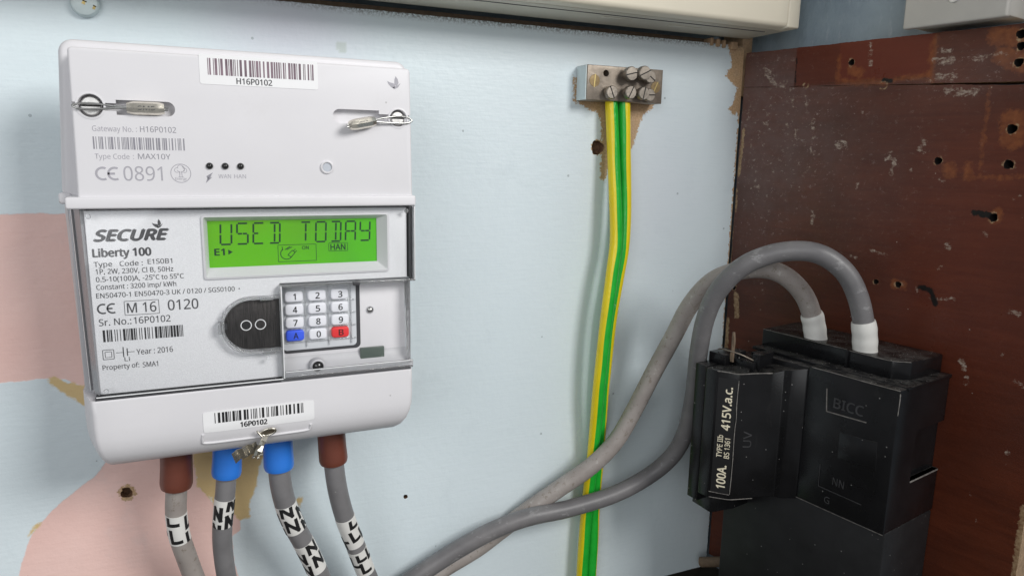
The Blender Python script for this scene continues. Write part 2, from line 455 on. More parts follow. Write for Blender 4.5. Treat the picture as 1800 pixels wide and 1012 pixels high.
def text(name, s, x0, x1, z0, h, d, m, parent, bold=0.0, shear=0.0, xf=None, extr=0.0):
    cu = bpy.data.curves.new('t', 'FONT'); cu.body = s; cu.font = FONT or cu.font; cu.shear = shear; cu.extrude = extr; cu.resolution_u = 4
    to = bpy.data.objects.new('t', cu); C.objects.link(to); bpy.context.view_layer.update()
    me = bpy.data.meshes.new_from_object(to.evaluated_get(bpy.context.evaluated_depsgraph_get()))
    bpy.data.objects.remove(to); bpy.data.curves.remove(cu)
    n = len(me.vertices); co = np.zeros(n * 3); me.vertices.foreach_get('co', co); co = co.reshape(-1, 3)
    a, b = co[:, 0].min(), co[:, 0].max(); k = h / CAP
    sx = (x1 - x0) / (b - a)
    xs = x0 + (co[:, 0] - a) * sx; zs = z0 + co[:, 1] * k; ds = d + co[:, 2]
    pol0 = [tuple(p.vertices) for p in me.polygons]; bpy.data.meshes.remove(me)
    cop = [(0, 0)]
    if bold:          # heavier strokes: the same outlines laid again a hair to each side
        b_ = bold * h * 3; cop = [(0, 0), (b_, 0), (-b_, 0), (0, b_ * .7), (0, -b_ * .7)]
    V0, F0 = [], []
    for i, (ox, oz) in enumerate(cop):
        b = len(V0); V0 += [(V(*xf(x + ox, z + oz, dd + .006 * i)) if xf else V(x + ox, dd + .006 * i, z + oz)) for x, z, dd in zip(xs, zs, ds)]
        F0 += [tuple(b + q for q in p) for p in pol0]
    me = me_from(V0, F0)
    return finish(name, me, m, parent, None)

def _font():          # the sans serif that ships inside Blender itself, else the built-in default
    try:
        return bpy.data.fonts.load(bpy.utils.system_resource('DATAFILES', path='fonts') + '/NotoSansMath-Regular.woff2')
    except Exception:
        return None
FONT = _font()
def _cap():
    cu = bpy.data.curves.new('t', 'FONT'); cu.body = 'H'; cu.font = FONT or cu.font; to = bpy.data.objects.new('t', cu); C.objects.link(to); bpy.context.view_layer.update()
    me = bpy.data.meshes.new_from_object(to.evaluated_get(bpy.context.evaluated_depsgraph_get()))
    h = max(v.co.y for v in me.vertices); bpy.data.objects.remove(to); bpy.data.meshes.remove(me); return h
CAP = _cap()

def dup(o, dx, dd, dz, parent=None):
    c = o.copy(); C.objects.link(c); off = Vector((dx * MM, -dd * MM, dz * MM))
    c.location = o.location + off
    if parent: c.parent = parent
    WM[c] = WM[o] @ Matrix.Translation(off)
    return c

def barcode(name, x0, x1, z0, z1, d, m, parent, seed, n=30):
    r = random.Random(seed); ws = [r.choice((1, 1, 2, 3)) for _ in range(n * 2 - 1)]; tot = sum(ws); x = x0; k = (x1 - x0) / tot; polys = []
    for i, w in enumerate(ws):
        if i % 2 == 0: polys.append([(x, z0), (x + w * k, z0), (x + w * k, z1), (x, z1)])
        x += w * k
    return flat(name, polys, d, m, parent)

def arc_strip(cx, cz, r0, r1, a0, a1, n=16):
    o = [(cx + r1 * math.cos(math.radians(a0 + (a1 - a0) * k / n)), cz + r1 * math.sin(math.radians(a0 + (a1 - a0) * k / n))) for k in range(n + 1)]
    i = [(cx + r0 * math.cos(math.radians(a0 + (a1 - a0) * k / n)), cz + r0 * math.sin(math.radians(a0 + (a1 - a0) * k / n))) for k in range(n + 1)]
    return [[o[k], o[k + 1], i[k + 1], i[k]] for k in range(n)]

def seg(x0, z0, x1, z1, w):
    dx, dz = x1 - x0, z1 - z0; L = math.hypot(dx, dz); nx, nz = -dz / L * w / 2, dx / L * w / 2
    return [(x0 + nx, z0 + nz), (x1 + nx, z1 + nz), (x1 - nx, z1 - nz), (x0 - nx, z0 - nz)]

def frame_polys(x0, x1, z0, z1, w):
    return [seg(x0, z0, x1, z0, w), seg(x0, z1, x1, z1, w), seg(x0, z0 + w / 2, x0, z1 - w / 2, w), seg(x1, z0 + w / 2, x1, z1 - w / 2, w)]

def ce_mark(x, z, h):
    r = h / 2; w = h * .15
    p = arc_strip(x + r, z + r, r - w, r, 62, 298) + arc_strip(x + r * 2.55, z + r, r - w, r, 62, 298)
    p.append([(x + r * 1.6, z + r - w / 2), (x + r * 2.55, z + r - w / 2), (x + r * 2.55, z + r + w / 2), (x + r * 1.6, z + r + w / 2)])
    return p

# signed distance (mm, positive inside) of a polygon / capsule on numpy grids
def sd_poly(X, Z, pts):
    d = np.full(X.shape, 1e9); inside = np.zeros(X.shape, bool); n = len(pts)
    for i in range(n):
        x0, z0 = pts[i]; x1, z1 = pts[(i + 1) % n]; ex, ez = x1 - x0, z1 - z0; wx, wz = X - x0, Z - z0
        t = np.clip((wx * ex + wz * ez) / (ex * ex + ez * ez + 1e-12), 0, 1)
        d = np.minimum(d, np.hypot(wx - ex * t, wz - ez * t))
        c = ((z0 > Z) != (z1 > Z)) & (X < (x1 - x0) * (Z - z0) / (z1 - z0 + 1e-12) + x0); inside ^= c
    return np.where(inside, d, -d)
def sd_cap(X, Z, x0, z0, x1, z1, r):
    ex, ez = x1 - x0, z1 - z0; t = np.clip(((X - x0) * ex + (Z - z0) * ez) / (ex * ex + ez * ez + 1e-12), 0, 1)
    return r - np.hypot(X - x0 - ex * t, Z - z0 - ez * t)
def soft(X, Z, cx, cz, rx, rz):
    return np.exp(-(((X - cx) / rx) ** 2 + ((Z - cz) / rz) ** 2))

def panel(name, xs, zfun, step, thick, holes, fields, m, parent=None, rough_edge=0.0, holemat='hole_dark'):
    """sheet with drilled holes: xs=(x0,x1); zfun(x)->(z0,z1); faces d from -thick to 0"""
    x0, x1 = xs; nx = int((x1 - x0) / step) + 1; zz = [zfun(x0), zfun(x1)]; nz = int(max(b - a for a, b in zz) / step) + 1
    U, Wt = np.meshgrid(np.linspace(0, 1, nx), np.linspace(0, 1, nz)); X = x0 + (x1 - x0) * U
    lo = np.vectorize(lambda x: zfun(x)[0])(X[0]); hi = np.vectorize(lambda x: zfun(x)[1])(X[0]); Z = lo[None, :] + (hi - lo)[None, :] * Wt
    D = np.zeros(X.shape)
    if rough_edge:
        for i in range(nx):
            for j in (0, nz - 1):
                Z[j, i] += (mnoise.noise((X[j, i] * .11, j * 3.1, 5)) + .6 * mnoise.noise((X[j, i] * .6, j, 2))) * rough_edge
        for j in range(nz):
            for i in (0, nx - 1):
                X[j, i] += (mnoise.noise((Z[j, i] * .11, i * 3.1, 9)) + .6 * mnoise.noise((Z[j, i] * .6, i, 4))) * rough_edge
    F = fields(X, Z); keepv = np.ones(X.shape, bool)
    for hx, hz, r, dep in holes:
        rr_ = np.hypot(X - hx, Z - hz); a = np.arctan2(Z - hz, X - hx)
        rad = r * (1 + .10 * np.sin(3 * a + hx) + .05 * np.sin(7 * a + hz))
        near = np.abs(rr_ - rad) < step * .72
        X = np.where(near, hx + rad * np.cos(a), X); Z = np.where(near, hz + rad * np.sin(a), Z)
        keepv &= ~((rr_ < rad) & ~near)
    vs_ = [V(x, d, z) for x, d, z in zip(X.ravel(), D.ravel(), Z.ravel())]
    kv = keepv.ravel(); fs = []; mi = []
    holec = [(h[0], h[1], h[2]) for h in holes]
    for j in range(nz - 1):
        for i in range(nx - 1):
            q = (j * nx + i, j * nx + i + 1, (j + 1) * nx + i + 1, (j + 1) * nx + i)
            if all(kv[k] for k in q):
                cx = (X[j, i] + X[j + 1, i + 1]) / 2; cz = (Z[j, i] + Z[j + 1, i + 1]) / 2
                if any(math.hypot(cx - h[0], cz - h[1]) < h[2] * .8 for h in holec): continue
                fs.append(q); mi.append(0)
    ring = [j * nx for j in range(nz)][::-1] + list(range(1, nx)) + [j * nx + nx - 1 for j in range(1, nz)] + [(nz - 1) * nx + i for i in range(nx - 2, 0, -1)]
    b = len(vs_); Xr, Zr = X.ravel(), Z.ravel(); vs_ += [V(Xr[k], -thick, Zr[k]) for k in ring]; nr = len(ring)
    for k in range(nr):
        fs.append((ring[k], b + k, b + (k + 1) % nr, ring[(k + 1) % nr])); mi.append(2)
    for hx, hz, r, dep in holes:
        b = len(vs_); n = 16
        for rad, d in ((r * 1.25, -.25), (r * 1.02, -.6), (r * .92, -dep), (0.01, -dep)):
            for k in range(n):
                a = 2 * math.pi * k / n; vs_.append(V(hx + rad * math.cos(a), d, hz + rad * math.sin(a)))
        for i in range(3):
            for k in range(n): fs.append((b + i * n + k, b + i * n + (k + 1) % n, b + (i + 1) * n + (k + 1) % n, b + (i + 1) * n + k)); mi.append(1 if i < 1 or holemat == 'hole_dark' else 3)
    me = me_from(vs_, fs); me.polygons.foreach_set('material_index', mi)
    nv = len(vs_); ng = X.size
    for k, f in F.items():
        at_ = me.attributes.new(k, 'FLOAT', 'POINT'); arr = np.full(nv, float(np.min(f)) if k not in ('bare', 'chip') else 5.0); arr[:ng] = f.ravel(); at_.data.foreach_set('value', arr)
    return finish(name, me, [m, holemat, 'bare_timber', 'hole_black'], parent, 40)

# ================================================================== SETTING
def wall_fields(X, Z):
    pinkA = [(-230, -30.4), (-30, -30.2), (-30, -120), (-56, -112), (-62, -108), (-68, -106.9), (-230, -106.6)]
    pinkB = [(-30, -120), (-48.4, -151.7), (-52.6, -157.8), (-57.7, -161.4), (-67.8, -168.5), (-76.7, -177.1), (-81.9, -183.4), (-86.3, -194.4), (-88.7, -203.4),
             (-92, -300), (9.4, -300), (9.1, -228.4), (7.2, -216.3), (7.1, -201.9), (11.3, -199.9), (11.5, -194.2), (9.3, -190), (0, -184.5), (-4.4, -176.2), (-8, -171), (-8.5, -152), (0, -120)]
    och = [(-8.5, -140), (-9.1, -162.7), (-8.1, -171.9), (-4.4, -176.2), (-0.1, -184.5), (9.3, -190.0), (11.5, -194.2), (15.7, -194.1), (17.0, -183.9), (20.6, -177.0), (23.9, -158.9), (24.3, -140)]
    och2 = [(-70.0, -107.2), (-66.1, -106.6), (-60.6, -109.2), (-50, -113), (-50, -124), (-56.5, -121.0), (-61.2, -116.5), (-65.4, -111.2)]
    och3 = [(41.4, -187.5), (44.1, -187.0), (43.4, -192.8), (40.4, -193.2)]
    och4 = [(-77.5, -177.5), (-80, -181), (-83.5, -185), (-84, -183), (-80.5, -179.2)]
    bA = [(204.5, 33), (213.4, 27.1), (220.5, 25.5), (223.3, 18.9), (224.2, 4), (224.0, -12), (225, -14.5), (227.4, -15.4), (232.7, 9.7), (231.5, 33.3)]
    bB = [(240.0, 34), (261, 33.5), (258.6, 29.0), (253.0, 25.6), (249.5, 18.2), (247.2, 8.5), (245.0, 4.4), (242, 6)]
    bC = [(312, 73), (333, 73), (333, 18), (327.5, 19), (325.6, 24), (324.9, 29.2), (321.2, 27.3), (317.0, 31.4), (320.5, 34.9), (322.9, 44.3), (312.4, 52.1), (317.8, 58.2), (315.5, 64.7)]
    bD = [(325.9, 20), (333, 20), (333, -300), (327.2, -300), (326.4, -100), (325.8, -40)]
    bE = [(203.4, 45), (206, 45), (206, 29), (204, 31)]
    bF = [(257, 44), (259.2, 42), (258.6, 33), (257, 31)]
    bare = np.max([sd_poly(X, Z, p) for p in (bA, bB, bC, bD, bE, bF)], axis=0)
    bare = np.maximum(bare, sd_cap(X, Z, 221.4, 4.5, 221.4, 5.4, 4.4) * 2)
    bare = np.maximum(bare, sd_cap(X, Z, -40.5, -168.5, -39.5, -170, 3.6))
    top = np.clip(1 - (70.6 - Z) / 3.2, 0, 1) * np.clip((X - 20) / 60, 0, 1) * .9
    return {'pink': np.maximum(sd_poly(X, Z, pinkA), sd_poly(X, Z, pinkB)), 'ochre': np.max([sd_poly(X, Z, p) for p in (och, och2, och3, och4)], axis=0),
            'bare': bare, 'spot': (sd_cap(X, Z, 70.9, 51.2, 71, 51.2, 2.7) > 0).astype(float), 'lilac': soft(X, Z, 45, 60, 42, 26) + .55 * soft(X, Z, 250, -20, 60, 70), 'grime': top}
FR[0] = I4
wall = panel('wall', (-230, 326.6), lambda x: (-293, 70.6), 1.25, 16, [(221.3, 4.9, 4.2, 5), (-40.4, -169.2, 2.7, 5), (101.9, -197.4, 1.4, 9)], wall_fields, 'painted_board', None, .35)
wall['kind'] = 'structure'

def rough_sheet(name, x0, x1, z0, z1, d, step, amp, m):
    nx = int((x1 - x0) / step) + 1; nz = int((z1 - z0) / step) + 1; vs_ = []; fs = []
    for j in range(nz):
        for i in range(nx):
            x = x0 + (x1 - x0) * i / (nx - 1); z = z0 + (z1 - z0) * j / (nz - 1)
            vs_.append(V(x, d + amp * mnoise.fractal((x * .05, z * .03, d), 1, 2, 4), z))
    for j in range(nz - 1):
        for i in range(nx - 1): fs.append((j * nx + i, j * nx + i + 1, (j + 1) * nx + i + 1, (j + 1) * nx + i))
    o = finish(name, me_from(vs_, fs), m, None, None); o['kind'] = 'structure'; return o
rough_sheet('plaster_wall', -400, 380, -320, 420, -24, 4, .9, 'painted_plaster')
FR[0] = MB_
rough_sheet('side_wall', -30, 420, -320, 420, -19, 4, .9, 'painted_plaster')
FR[0] = I4
fl = box('floor', (-400, 420, -40, 300, -312, -304), 'floor_dirt', None, 0); fl['kind'] = 'structure'

# ---- brown side board: two planks
FR[0] = MB_
HOLES = [(46, 43.4, 1.7, 9), (73.6, 54.2, 2.0, 9), (93.3, 40.6, 2.2, 9), (156.3, 59.6, 2.4, 9), (157.1, 54.2, 2.2, 9), (157, 46.8, 2.3, 9), (158.1, 16.3, 2.6, 9), (126.5, .8, 2.2, 9),
         (158.8, -.3, 2.5, 9), (155.5, -25.9, 2.3, 9), (101.4, -66.3, 1.7, 9), (113.8, -65.9, 1.9, 9), (5.6, -85.2, 1.9, 9)]
def joint(s): return 45.2 - .048 * s if s < 98 else 40.5 - .055 * (s - 98)
_r2 = np.random.default_rng(11)
RS = [(float(_r2.uniform(2, 180)), float(_r2.uniform(-200, 62)), float(_r2.normal(0, 1.6)), float(_r2.normal(0, 2.2)), float(_r2.uniform(.25, .6))) for _ in range(70)]
SCR = [(float(_r2.uniform(4, 60)), float(_r2.uniform(-20, 62)), float(_r2.normal(0, 2.5)), float(_r2.normal(0, 4))) for _ in range(20)] + [(float(_r2.uniform(60, 180)), float(_r2.uniform(-180, 62)), float(_r2.normal(0, 4)), float(_r2.normal(0, 2))) for _ in range(18)]
def board_fields(X, Z):
    sc_ = np.full(X.shape, -9.0)
    for x, z, dx, dz, r in RS: sc_ = np.maximum(sc_, sd_cap(X, Z, x, z, x + dx, z + dz, r) - .45)
    for a in ((53.2, 23, 53.8, 17, .7), (71.1, 8.8, 74, 9.4, 2.0), (118, 12, 118.6, 8, .8), (116, 7.3, 119, 6, 1.1), (101.6, 4.5, 99.6, 1.2, 1.0), (103, 1, 104, -2, .8), (58.7, -31, 58.7, -37, .9),
              (18, 52, 24, 47, 1.5), (16, 56, 20, 53, 1.0), (24, 46, 31, 44, 1.0), (121, 43, 129, 42.5, 1.6), (119, 51, 127, 50.5, 1.6), (120, 56, 125, 55, 1.0), (136, 50, 146, 51, .7), (132, 34, 140, 35, 1.6), (126, 36, 131, 36.5, 1.1),
              (84, 63, 84.5, 52, .9), (103, -4, 103.5, -7, .6), (136, -41.5, 137, -43, 1.1), (152, -34, 153, -35, .9), (168, -70, 172, -71, .7), (150, -100, 152, -104, 1.0), (153, -108, 154, -111, .8)):
        sc_ = np.maximum(sc_, sd_cap(X, Z, *a))
    for x, z, dx, dz in SCR: sc_ = np.maximum(sc_, sd_cap(X, Z, x, z, x + dx, z + dz, .55) - .12)
    ru = np.full(X.shape, -9.0)
    for a in ((74, 50, 79, 48, 2.6), (70, 44, 95, 42, 1.6), (66, 58, 66.5, 44, 1.0), (117.5, 62, 118, 42, 1.6), (100, 43, 116, 44, 1.2), (146, 60, 162, 56, 4.2), (150, 50, 160, 46, 4.5), (158, 20, 159, 12, 5.5), (132, -3, 133, -5, 3.0), (141, -1, 141.5, -7.5, 1.6),
              (141, -7, 178, -5.5, .8), (146, 36, 146.5, -2, .5), (112, -66, 116, -66, 2.4), (156, -26, 157, -24, 2.6)):
        ru = np.maximum(ru, sd_cap(X, Z, *a))
    dust = np.clip(1.1 * soft(X, Z, 14, 34, 34, 40) + .7 * soft(X, Z, 36, 12, 40, 45) + .55 * soft(X, Z, 135, 44, 26, 12) + .4 * soft(X, Z, 20, -30, 25, 50) + .25 * soft(X, Z, 90, 0, 60, 60), 0, 1)
    dust = np.where((X > 38) & (X < 118) & (Z > joint(70) + 1), dust * .15, dust)
    red = ((X > 66) & (X < 117) & (Z > 44)).astype(float) * .9 + ((X > 38) & (X <= 66) & (Z > 44)).astype(float) * .4 + .35 * soft(X, Z, 150, -60, 60, 90)
    chip = np.full(X.shape, -9.0)
    for a in ((4.0, 18, 2.4, -10, 1.2), (1.6, -20, 2.6, -34, .7), (1, -40, 1.3, -75, .6), (8, -90, 9.6, -104, 1.9), (2.5, -108, 3, -128, 1.4), (187, -165, 188, -230, 1.5)):
        chip = np.maximum(chip, sd_cap(X, Z, *a))
    for hx, hz, hr, _ in HOLES:
        a = np.arctan2(Z - hz, X - hx); chip = np.maximum(chip, .45 + .35 * np.sin(a * 2 + hx) - np.abs(np.hypot(X - hx, Z - hz) - hr - .25) * 1.6)
    bl = np.full(X.shape, -9.0)
    for a in ((125.5, -65.4, 131, -66.2, 1.3), (131, -66.2, 134, -73, 1.2), (0, 60, 0, -300, 1.2), (38.5, 60, 38.5, 43, .35), (93, 43.5, 97, 42.5, .9), (147, -24, 155, -25.5, 1.5)):
        bl = np.maximum(bl, sd_cap(X, Z, *a))
    return {'scuff': sc_, 'rust': ru, 'dust': dust, 'red': np.clip(red, 0, 1), 'chip': chip, 'black': bl}
HOLES = [(x, z, r * .88, d) for x, z, r, d in HOLES]
board = thing('side_board', 'dark brown varnished wooden side board full of old screw holes and scuffs', 'wooden board', (94, -16, -283))
panel('plank', (1.5, 188), lambda s: (joint(s) + (.12 if s < 95 else .12 + .014 * (s - 95)), 66.2 - .012 * s), .9, 15, [h for h in HOLES if h[1] > joint(h[0]) + 2.5], board_fields, 'varnished_brown', board, .3, 'hole_black')
panel('plank', (1.5, 188), lambda s: (-283, joint(s) - (.1 if s < 95 else .1 + .008 * (s - 95))), .9, 15, [h for h in HOLES if h[1] < joint(h[0]) - 2.5], board_fields, 'varnished_brown', board, .3, 'hole_black')
# scratched mark left in the varnish
FR[0] = I4

# ================================================================== ELECTRICITY METER
meter = thing('electricity_meter', 'white wall-mounted electricity meter with green lit display and keypad', 'electricity meter', (24, 0, -136))
box('base', (-47, 90, .5, 50, -102, -20), 'grey_plastic', meter, .6)
# gateway cover
gw = slab('gateway_cover', [(x - (0 if x > 0 else .9 * (35.6 - z) / 56) + (0 if x < 0 else .8 * (35.6 - z) / 56), z) for x, z in rr(-40.4, 87.9, -21, 35.6, 1.6)], 45, 66, 'white_plastic', meter, 1.1, 4)
def cutter(pts, d0, d1): return slab('cutter', pts, d0, d1, 'white_plastic')
slotL = [(-45, 16.0), (-26, 16.0), (-26, 17.3)] + [(-8.6 + 2.75 * math.cos(math.radians(a)), 14.55 + 2.75 * math.sin(math.radians(a))) for a in range(90, -91, -15)] + [(-26, 11.8), (-26, 13.2), (-45, 13.2)]
slotR = [(95, 15.9), (74, 15.9), (74, 17.4)] + [(57.2 - 2.9 * math.cos(math.radians(a)), 14.5 + 2.9 * math.sin(math.radians(a))) for a in range(90, -91, -15)] + [(74, 11.6), (74, 13.0), (95, 13.0)]
cut(gw, [cutter(slotL, 62.6, 70), cutter(slotR, 62.6, 70), cutter(circ(-34.4, 14.8, 4.2, 32), 60.5, 71), cutter(circ(82.4, 14.5, 3.6, 32), 60.5, 71)])
slab('cover_rim', [(x - (0 if x > 0 else 3.6 * (40 - z) / 61), z) for x, z in rr(-45.0, 90.3, -21, 40, 5.0, 8)], 40, 52.5, 'white_plastic', meter, 2.4, 5)
slab('cover_lip', rr(-45.4, 89.8, -23.4, -18.9, .9, 4), 40, 67.3, 'white_plastic', meter, .7, 3)
slab('cover_lip', rr(-49.4, -44.9, -22.4, -18.0, 1.0, 4), 38, 53.2, 'white_plastic', meter, .8, 3)
for cx, cz, r in ((-34.4, 14.8, 3.4), (82.4, 14.5, 2.9)):
    s_ = lathe('seal_screw', cx, cz, [(r, 58), (r, 64.6), (r - .35, 65.1), (.01, 65.15)], 'steel', meter)
    boxes('screw_slot', [(cx - r * .98, cx + r * .98, 65.0, 65.22, cz - .28, cz + .28)], 'dark_slot', s_, 0)
    lathe('screw_boss', cx, cz, [(r + 1.55, 65.6), (r + 1.6, 66.15), (r + .95, 66.25), (r + .8, 65.8)], 'white_plastic', meter, 28, True)
G = 66.06
st = slab('barcode_label', rr(3.6, 48.6, 24.7, 36.0, .9, 4), 66.0, 66.16, 'sticker', meter)
# (label sits a little over the cover's upper bevel, like the real one)
barcode('barcode', 6.6, 46.9, 28.3, 34.6, 66.2, 'print_plum', st, 3, 38); text('printed_text', 'H16P0102', 17.0, 30.4, 25.35, 2.2, 66.2, 'print_dark', st, .012)
def leaf(x0, z0, x1, z1, w, bend=.3):
    dx, dz = x1 - x0, z1 - z0; L = math.hypot(dx, dz); ux, uz = dx / L, dz / L; nx, nz = -uz, ux; a, b = [], []
    for k in range(9):
        t = k / 8; c = bend * L * math.sin(math.pi * t) ; ww = w * math.sin(math.pi * min(1, t * .9 + .1)) ** .8 * (1 - t * .55)
        a.append((x0 + dx * t + nx * (c + ww), z0 + dz * t + nz * (c + ww))); b.append((x0 + dx * t + nx * (c - ww), z0 + dz * t + nz * (c - ww)))
    return [[a[k], a[k + 1], b[k + 1], b[k]] for k in range(8)]
def bird(cx, cz, k):
    sh = [[(932, 303), (944, 318), (949, 340), (938, 356), (925, 346), (926, 322)], [(961, 338), (946, 362), (926, 373), (914, 364), (941, 353)], [(885, 331), (900, 338), (918, 341), (932, 351), (924, 369), (906, 362), (892, 347)]]
    return [[(cx + (x - 922) * k, cz - (y - 340) * k) for x, y in p] for p in sh]
flat('bird_logo', bird(80.6, 29.2, .078), G, 'print_light', meter)
text('printed_text', 'Gateway No.', -34.5, -20.9, 5.6, 2.0, G, 'print_light', meter); text('printed_text', ':', -19.9, -19.6, 5.7, 2.0, G, 'print_light', meter); text('printed_text', 'H16P0102', -18.5, -6.0, 5.7, 2.15, G, 'print_grey', meter)
barcode('barcode', -34.6, -3.3, -1.0, 3.6, G, 'print_grey', meter, 5, 40)
text('printed_text', 'Type Code', -34.4, -22.8, -4.6, 1.9, G, 'print_light', meter); text('printed_text', ':', -21.6, -21.3, -4.5, 1.9, G, 'print_light', meter); text('printed_text', 'MAX10Y', -19.9, -8.6, -4.5, 2.05, G, 'print_grey', meter)
flat('conformity_mark', ce_mark(-34.8, -12.7, 5.2), G, 'print_light', meter)
text('printed_text', '0891', -25.3, -11.8, -12.7, 5.4, G, 'print_light', meter)
tree = arc_strip(-5.3, -9.8, 3.45, 3.7, 0, 360, 40) + arc_strip(-5.3, -8.2, 1.25, 1.5, -40, 60, 8) + arc_strip(-6.6, -8.6, .8, 1.0, 60, 300, 10) + arc_strip(-5.4, -7.6, .9, 1.1, 0, 180, 10) + arc_strip(-4.0, -8.7, .8, 1.0, -110, 120, 10)
tree += [seg(-5.75, -11.2, -5.6, -9.0, .22), seg(-4.85, -11.2, -5.0, -9.0, .22), seg(-5.6, -9.6, -6.6, -8.6, .2), seg(-5.0, -9.6, -4.0, -8.6, .2), seg(-6.2, -11.25, -4.4, -11.25, .2)]
flat('energy_logo', tree, G, 'print_light', meter); text('printed_text', 'Energy', -7.4, -3.3, -12.4, 1.0, G + .01, 'print_light', meter)
led0 = None
for x in (5.3, 11.1, 16.9):
    if led0 is None: led0 = lathe('status_led', x, -6.85, [(1.35, 65.8), (1.35, 66.2), (1.2, 66.7), (.8, 67.15), (.3, 67.35), (.01, 67.38)], 'lens_dark', meter, 20)
    else: dup(led0, x - 5.3, 0, 0)
flat('bolt_symbol', [[(3.9, -10.9), (6.4, -9.4), (5.4, -10.9)], [(3.9, -10.9), (5.4, -10.9), (6.0, -10.7), (4.4, -12.0)], [(4.3, -11.6), (6.0, -11.3), (3.6, -13.6)]], G, 'print_grey', meter)
text('printed_text', 'WAN', 8.4, 13.1, -11.7, 1.6, G, 'print_light', meter); text('printed_text', 'HAN', 14.3, 18.8, -11.7, 1.6, G, 'print_light', meter)
bt = lathe('push_button', 51.3, -6.9, [(1.8, 65.5), (1.8, 66.15), (.01, 66.2)], 'grey_button', meter, 28)
lathe('button_ring', 51.3, -6.9, [(2.75, 65.8), (2.7, 66.6), (2.3, 66.8), (1.95, 66.6), (1.9, 65.9)], 'white_plastic', bt, 28, True)

# lower half: faceplate, bezel and display
FPts = [(-40.4, -24.6), (87.2, -24.6), (87.2, -56.8), (30.6, -56.8), (30.6, -98.6), (-40.4, -98.6)]
fp = slab('faceplate', FPts, 50, 61, 'faceplate', meter, .4, 2)
cut(fp, [cutter(rr(1.6, 78.0, -53.0, -27.3, .8, 3), 55, 70)])
slab('gasket', [(-42.5, -23.2), (89.5, -23.2), (89.5, -57.2), (30, -57.2), (30, -99.0), (-42.5, -99.0)], 44, 50.5, 'dark_gasket', meter)
def bezel():
    o_, i_ = rr(.9, 78.7, -53.5, -26.8, 1.2, 4), rr(3.2, 74.0, -49.2, -29.5, .3, 4)
    o2 = rr(1.7, 77.9, -52.7, -27.6, .8, 4); vs_, fs = [], []
    for L, d in ((o_, 61.0), (o_, 61.7), (o2, 61.9), (i_, 57.9), (i_, 56.5)): vs_ += [V(x, d, z) for x, z in L]
    n = len(o_)
    for k in range(4):
        for i in range(n): fs.append((k * n + i, k * n + (i + 1) % n, (k + 1) * n + (i + 1) % n, (k + 1) * n + i))
    return finish('display_bezel', me_from(vs_, fs), 'white_plastic', meter, 35)
bezel()
lcd = box('display', (3.0, 74.2, 55.5, 57.4, -49.4, -29.3), 'lcd_screen', meter, 0)
lcd.location = V(0, 0, 0)  # sits in place
LD = 57.46
def seg14(ch, x, z, w, h):
    t = .72; g = .30; m_ = z + h / 2
    S = {'a': (x + g, z + h, x + w - g, z + h), 'd': (x + g, z, x + w - g, z), 'f': (x, z + h - g, x, m_ + g), 'e': (x, m_ - g, x, z + g), 'b': (x + w, z + h - g, x + w, m_ + g), 'c': (x + w, m_ - g, x + w, z + g),
         'g': (x + g, m_, x + w / 2 - g / 2, m_), 'h': (x + w / 2 + g / 2, m_, x + w - g, m_), 'i': (x + w / 2, z + h - g * 2, x + w / 2, m_ + g), 'j': (x + w / 2, m_ - g, x + w / 2, z + g * 2)}
    on = {'U': 'fbecd', 'S': 'afghcd', 'E': 'afegd', 'D': 'abcdij', 'T': 'aij', 'O': 'abcdef', 'A': 'abcefgh', 'Y': 'fghbcd'}.get(ch, '')
    return [seg(*S[k], t) for k in on]
def lean(polys, k=.06, z0=-38): return [[(x + (z - z0) * k, z) for x, z in p] for p in polys]
pol = []
for i, ch in enumerate('USED TODAY'):
    pol += seg14(ch, 8.0 + 6.5 * i, -39.5, 4.3, 8.7)
flat('display_text', lean(pol, .045), LD, 'lcd_ink', lcd)
text('display_text', 'E1', 5.5, 9.3, -44.0, 2.7, LD, 'lcd_ink', lcd, .02); flat('display_arrow', [[(10.8, -41.7), (12.6, -42.8), (10.8, -43.9)]], LD, 'lcd_ink', lcd)
icon = frame_polys(30.9, 47.0, -47.8, -40.5, .22) + arc_strip(34.4, -44.3, 2.3, 2.65, 130, 330, 20) + [seg(32.6, -41.2, 32.9, -42.8, .3), seg(33.8, -42.6, 36.0, -41.2, .35), seg(34.6, -42.6, 36.8, -41.4, .3)]
icon += [seg(34.9, -44.9, 36.9, -42.9, .3), seg(36.9, -42.9, 38.0, -43.9, .3), seg(38.0, -43.9, 36.3, -45.9, .3), seg(36.3, -45.9, 34.9, -44.9, .3), seg(37.3, -43.2, 38.2, -42.4, .3), seg(37.9, -43.9, 38.8, -43.1, .3)]
flat('plug_symbol', icon, LD, 'lcd_ink', lcd)
text('display_text', 'ON', 41.0, 43.8, -42.7, 1.5, LD, 'lcd_ink', lcd, .01)
text('display_text', 'HAN', 53.3, 59.8, -43.4, 2.6, LD, 'lcd_ink', lcd, .012); flat('display_box', frame_polys(52.5, 60.8, -43.9, -40.3, .2), LD, 'lcd_ink', lcd)

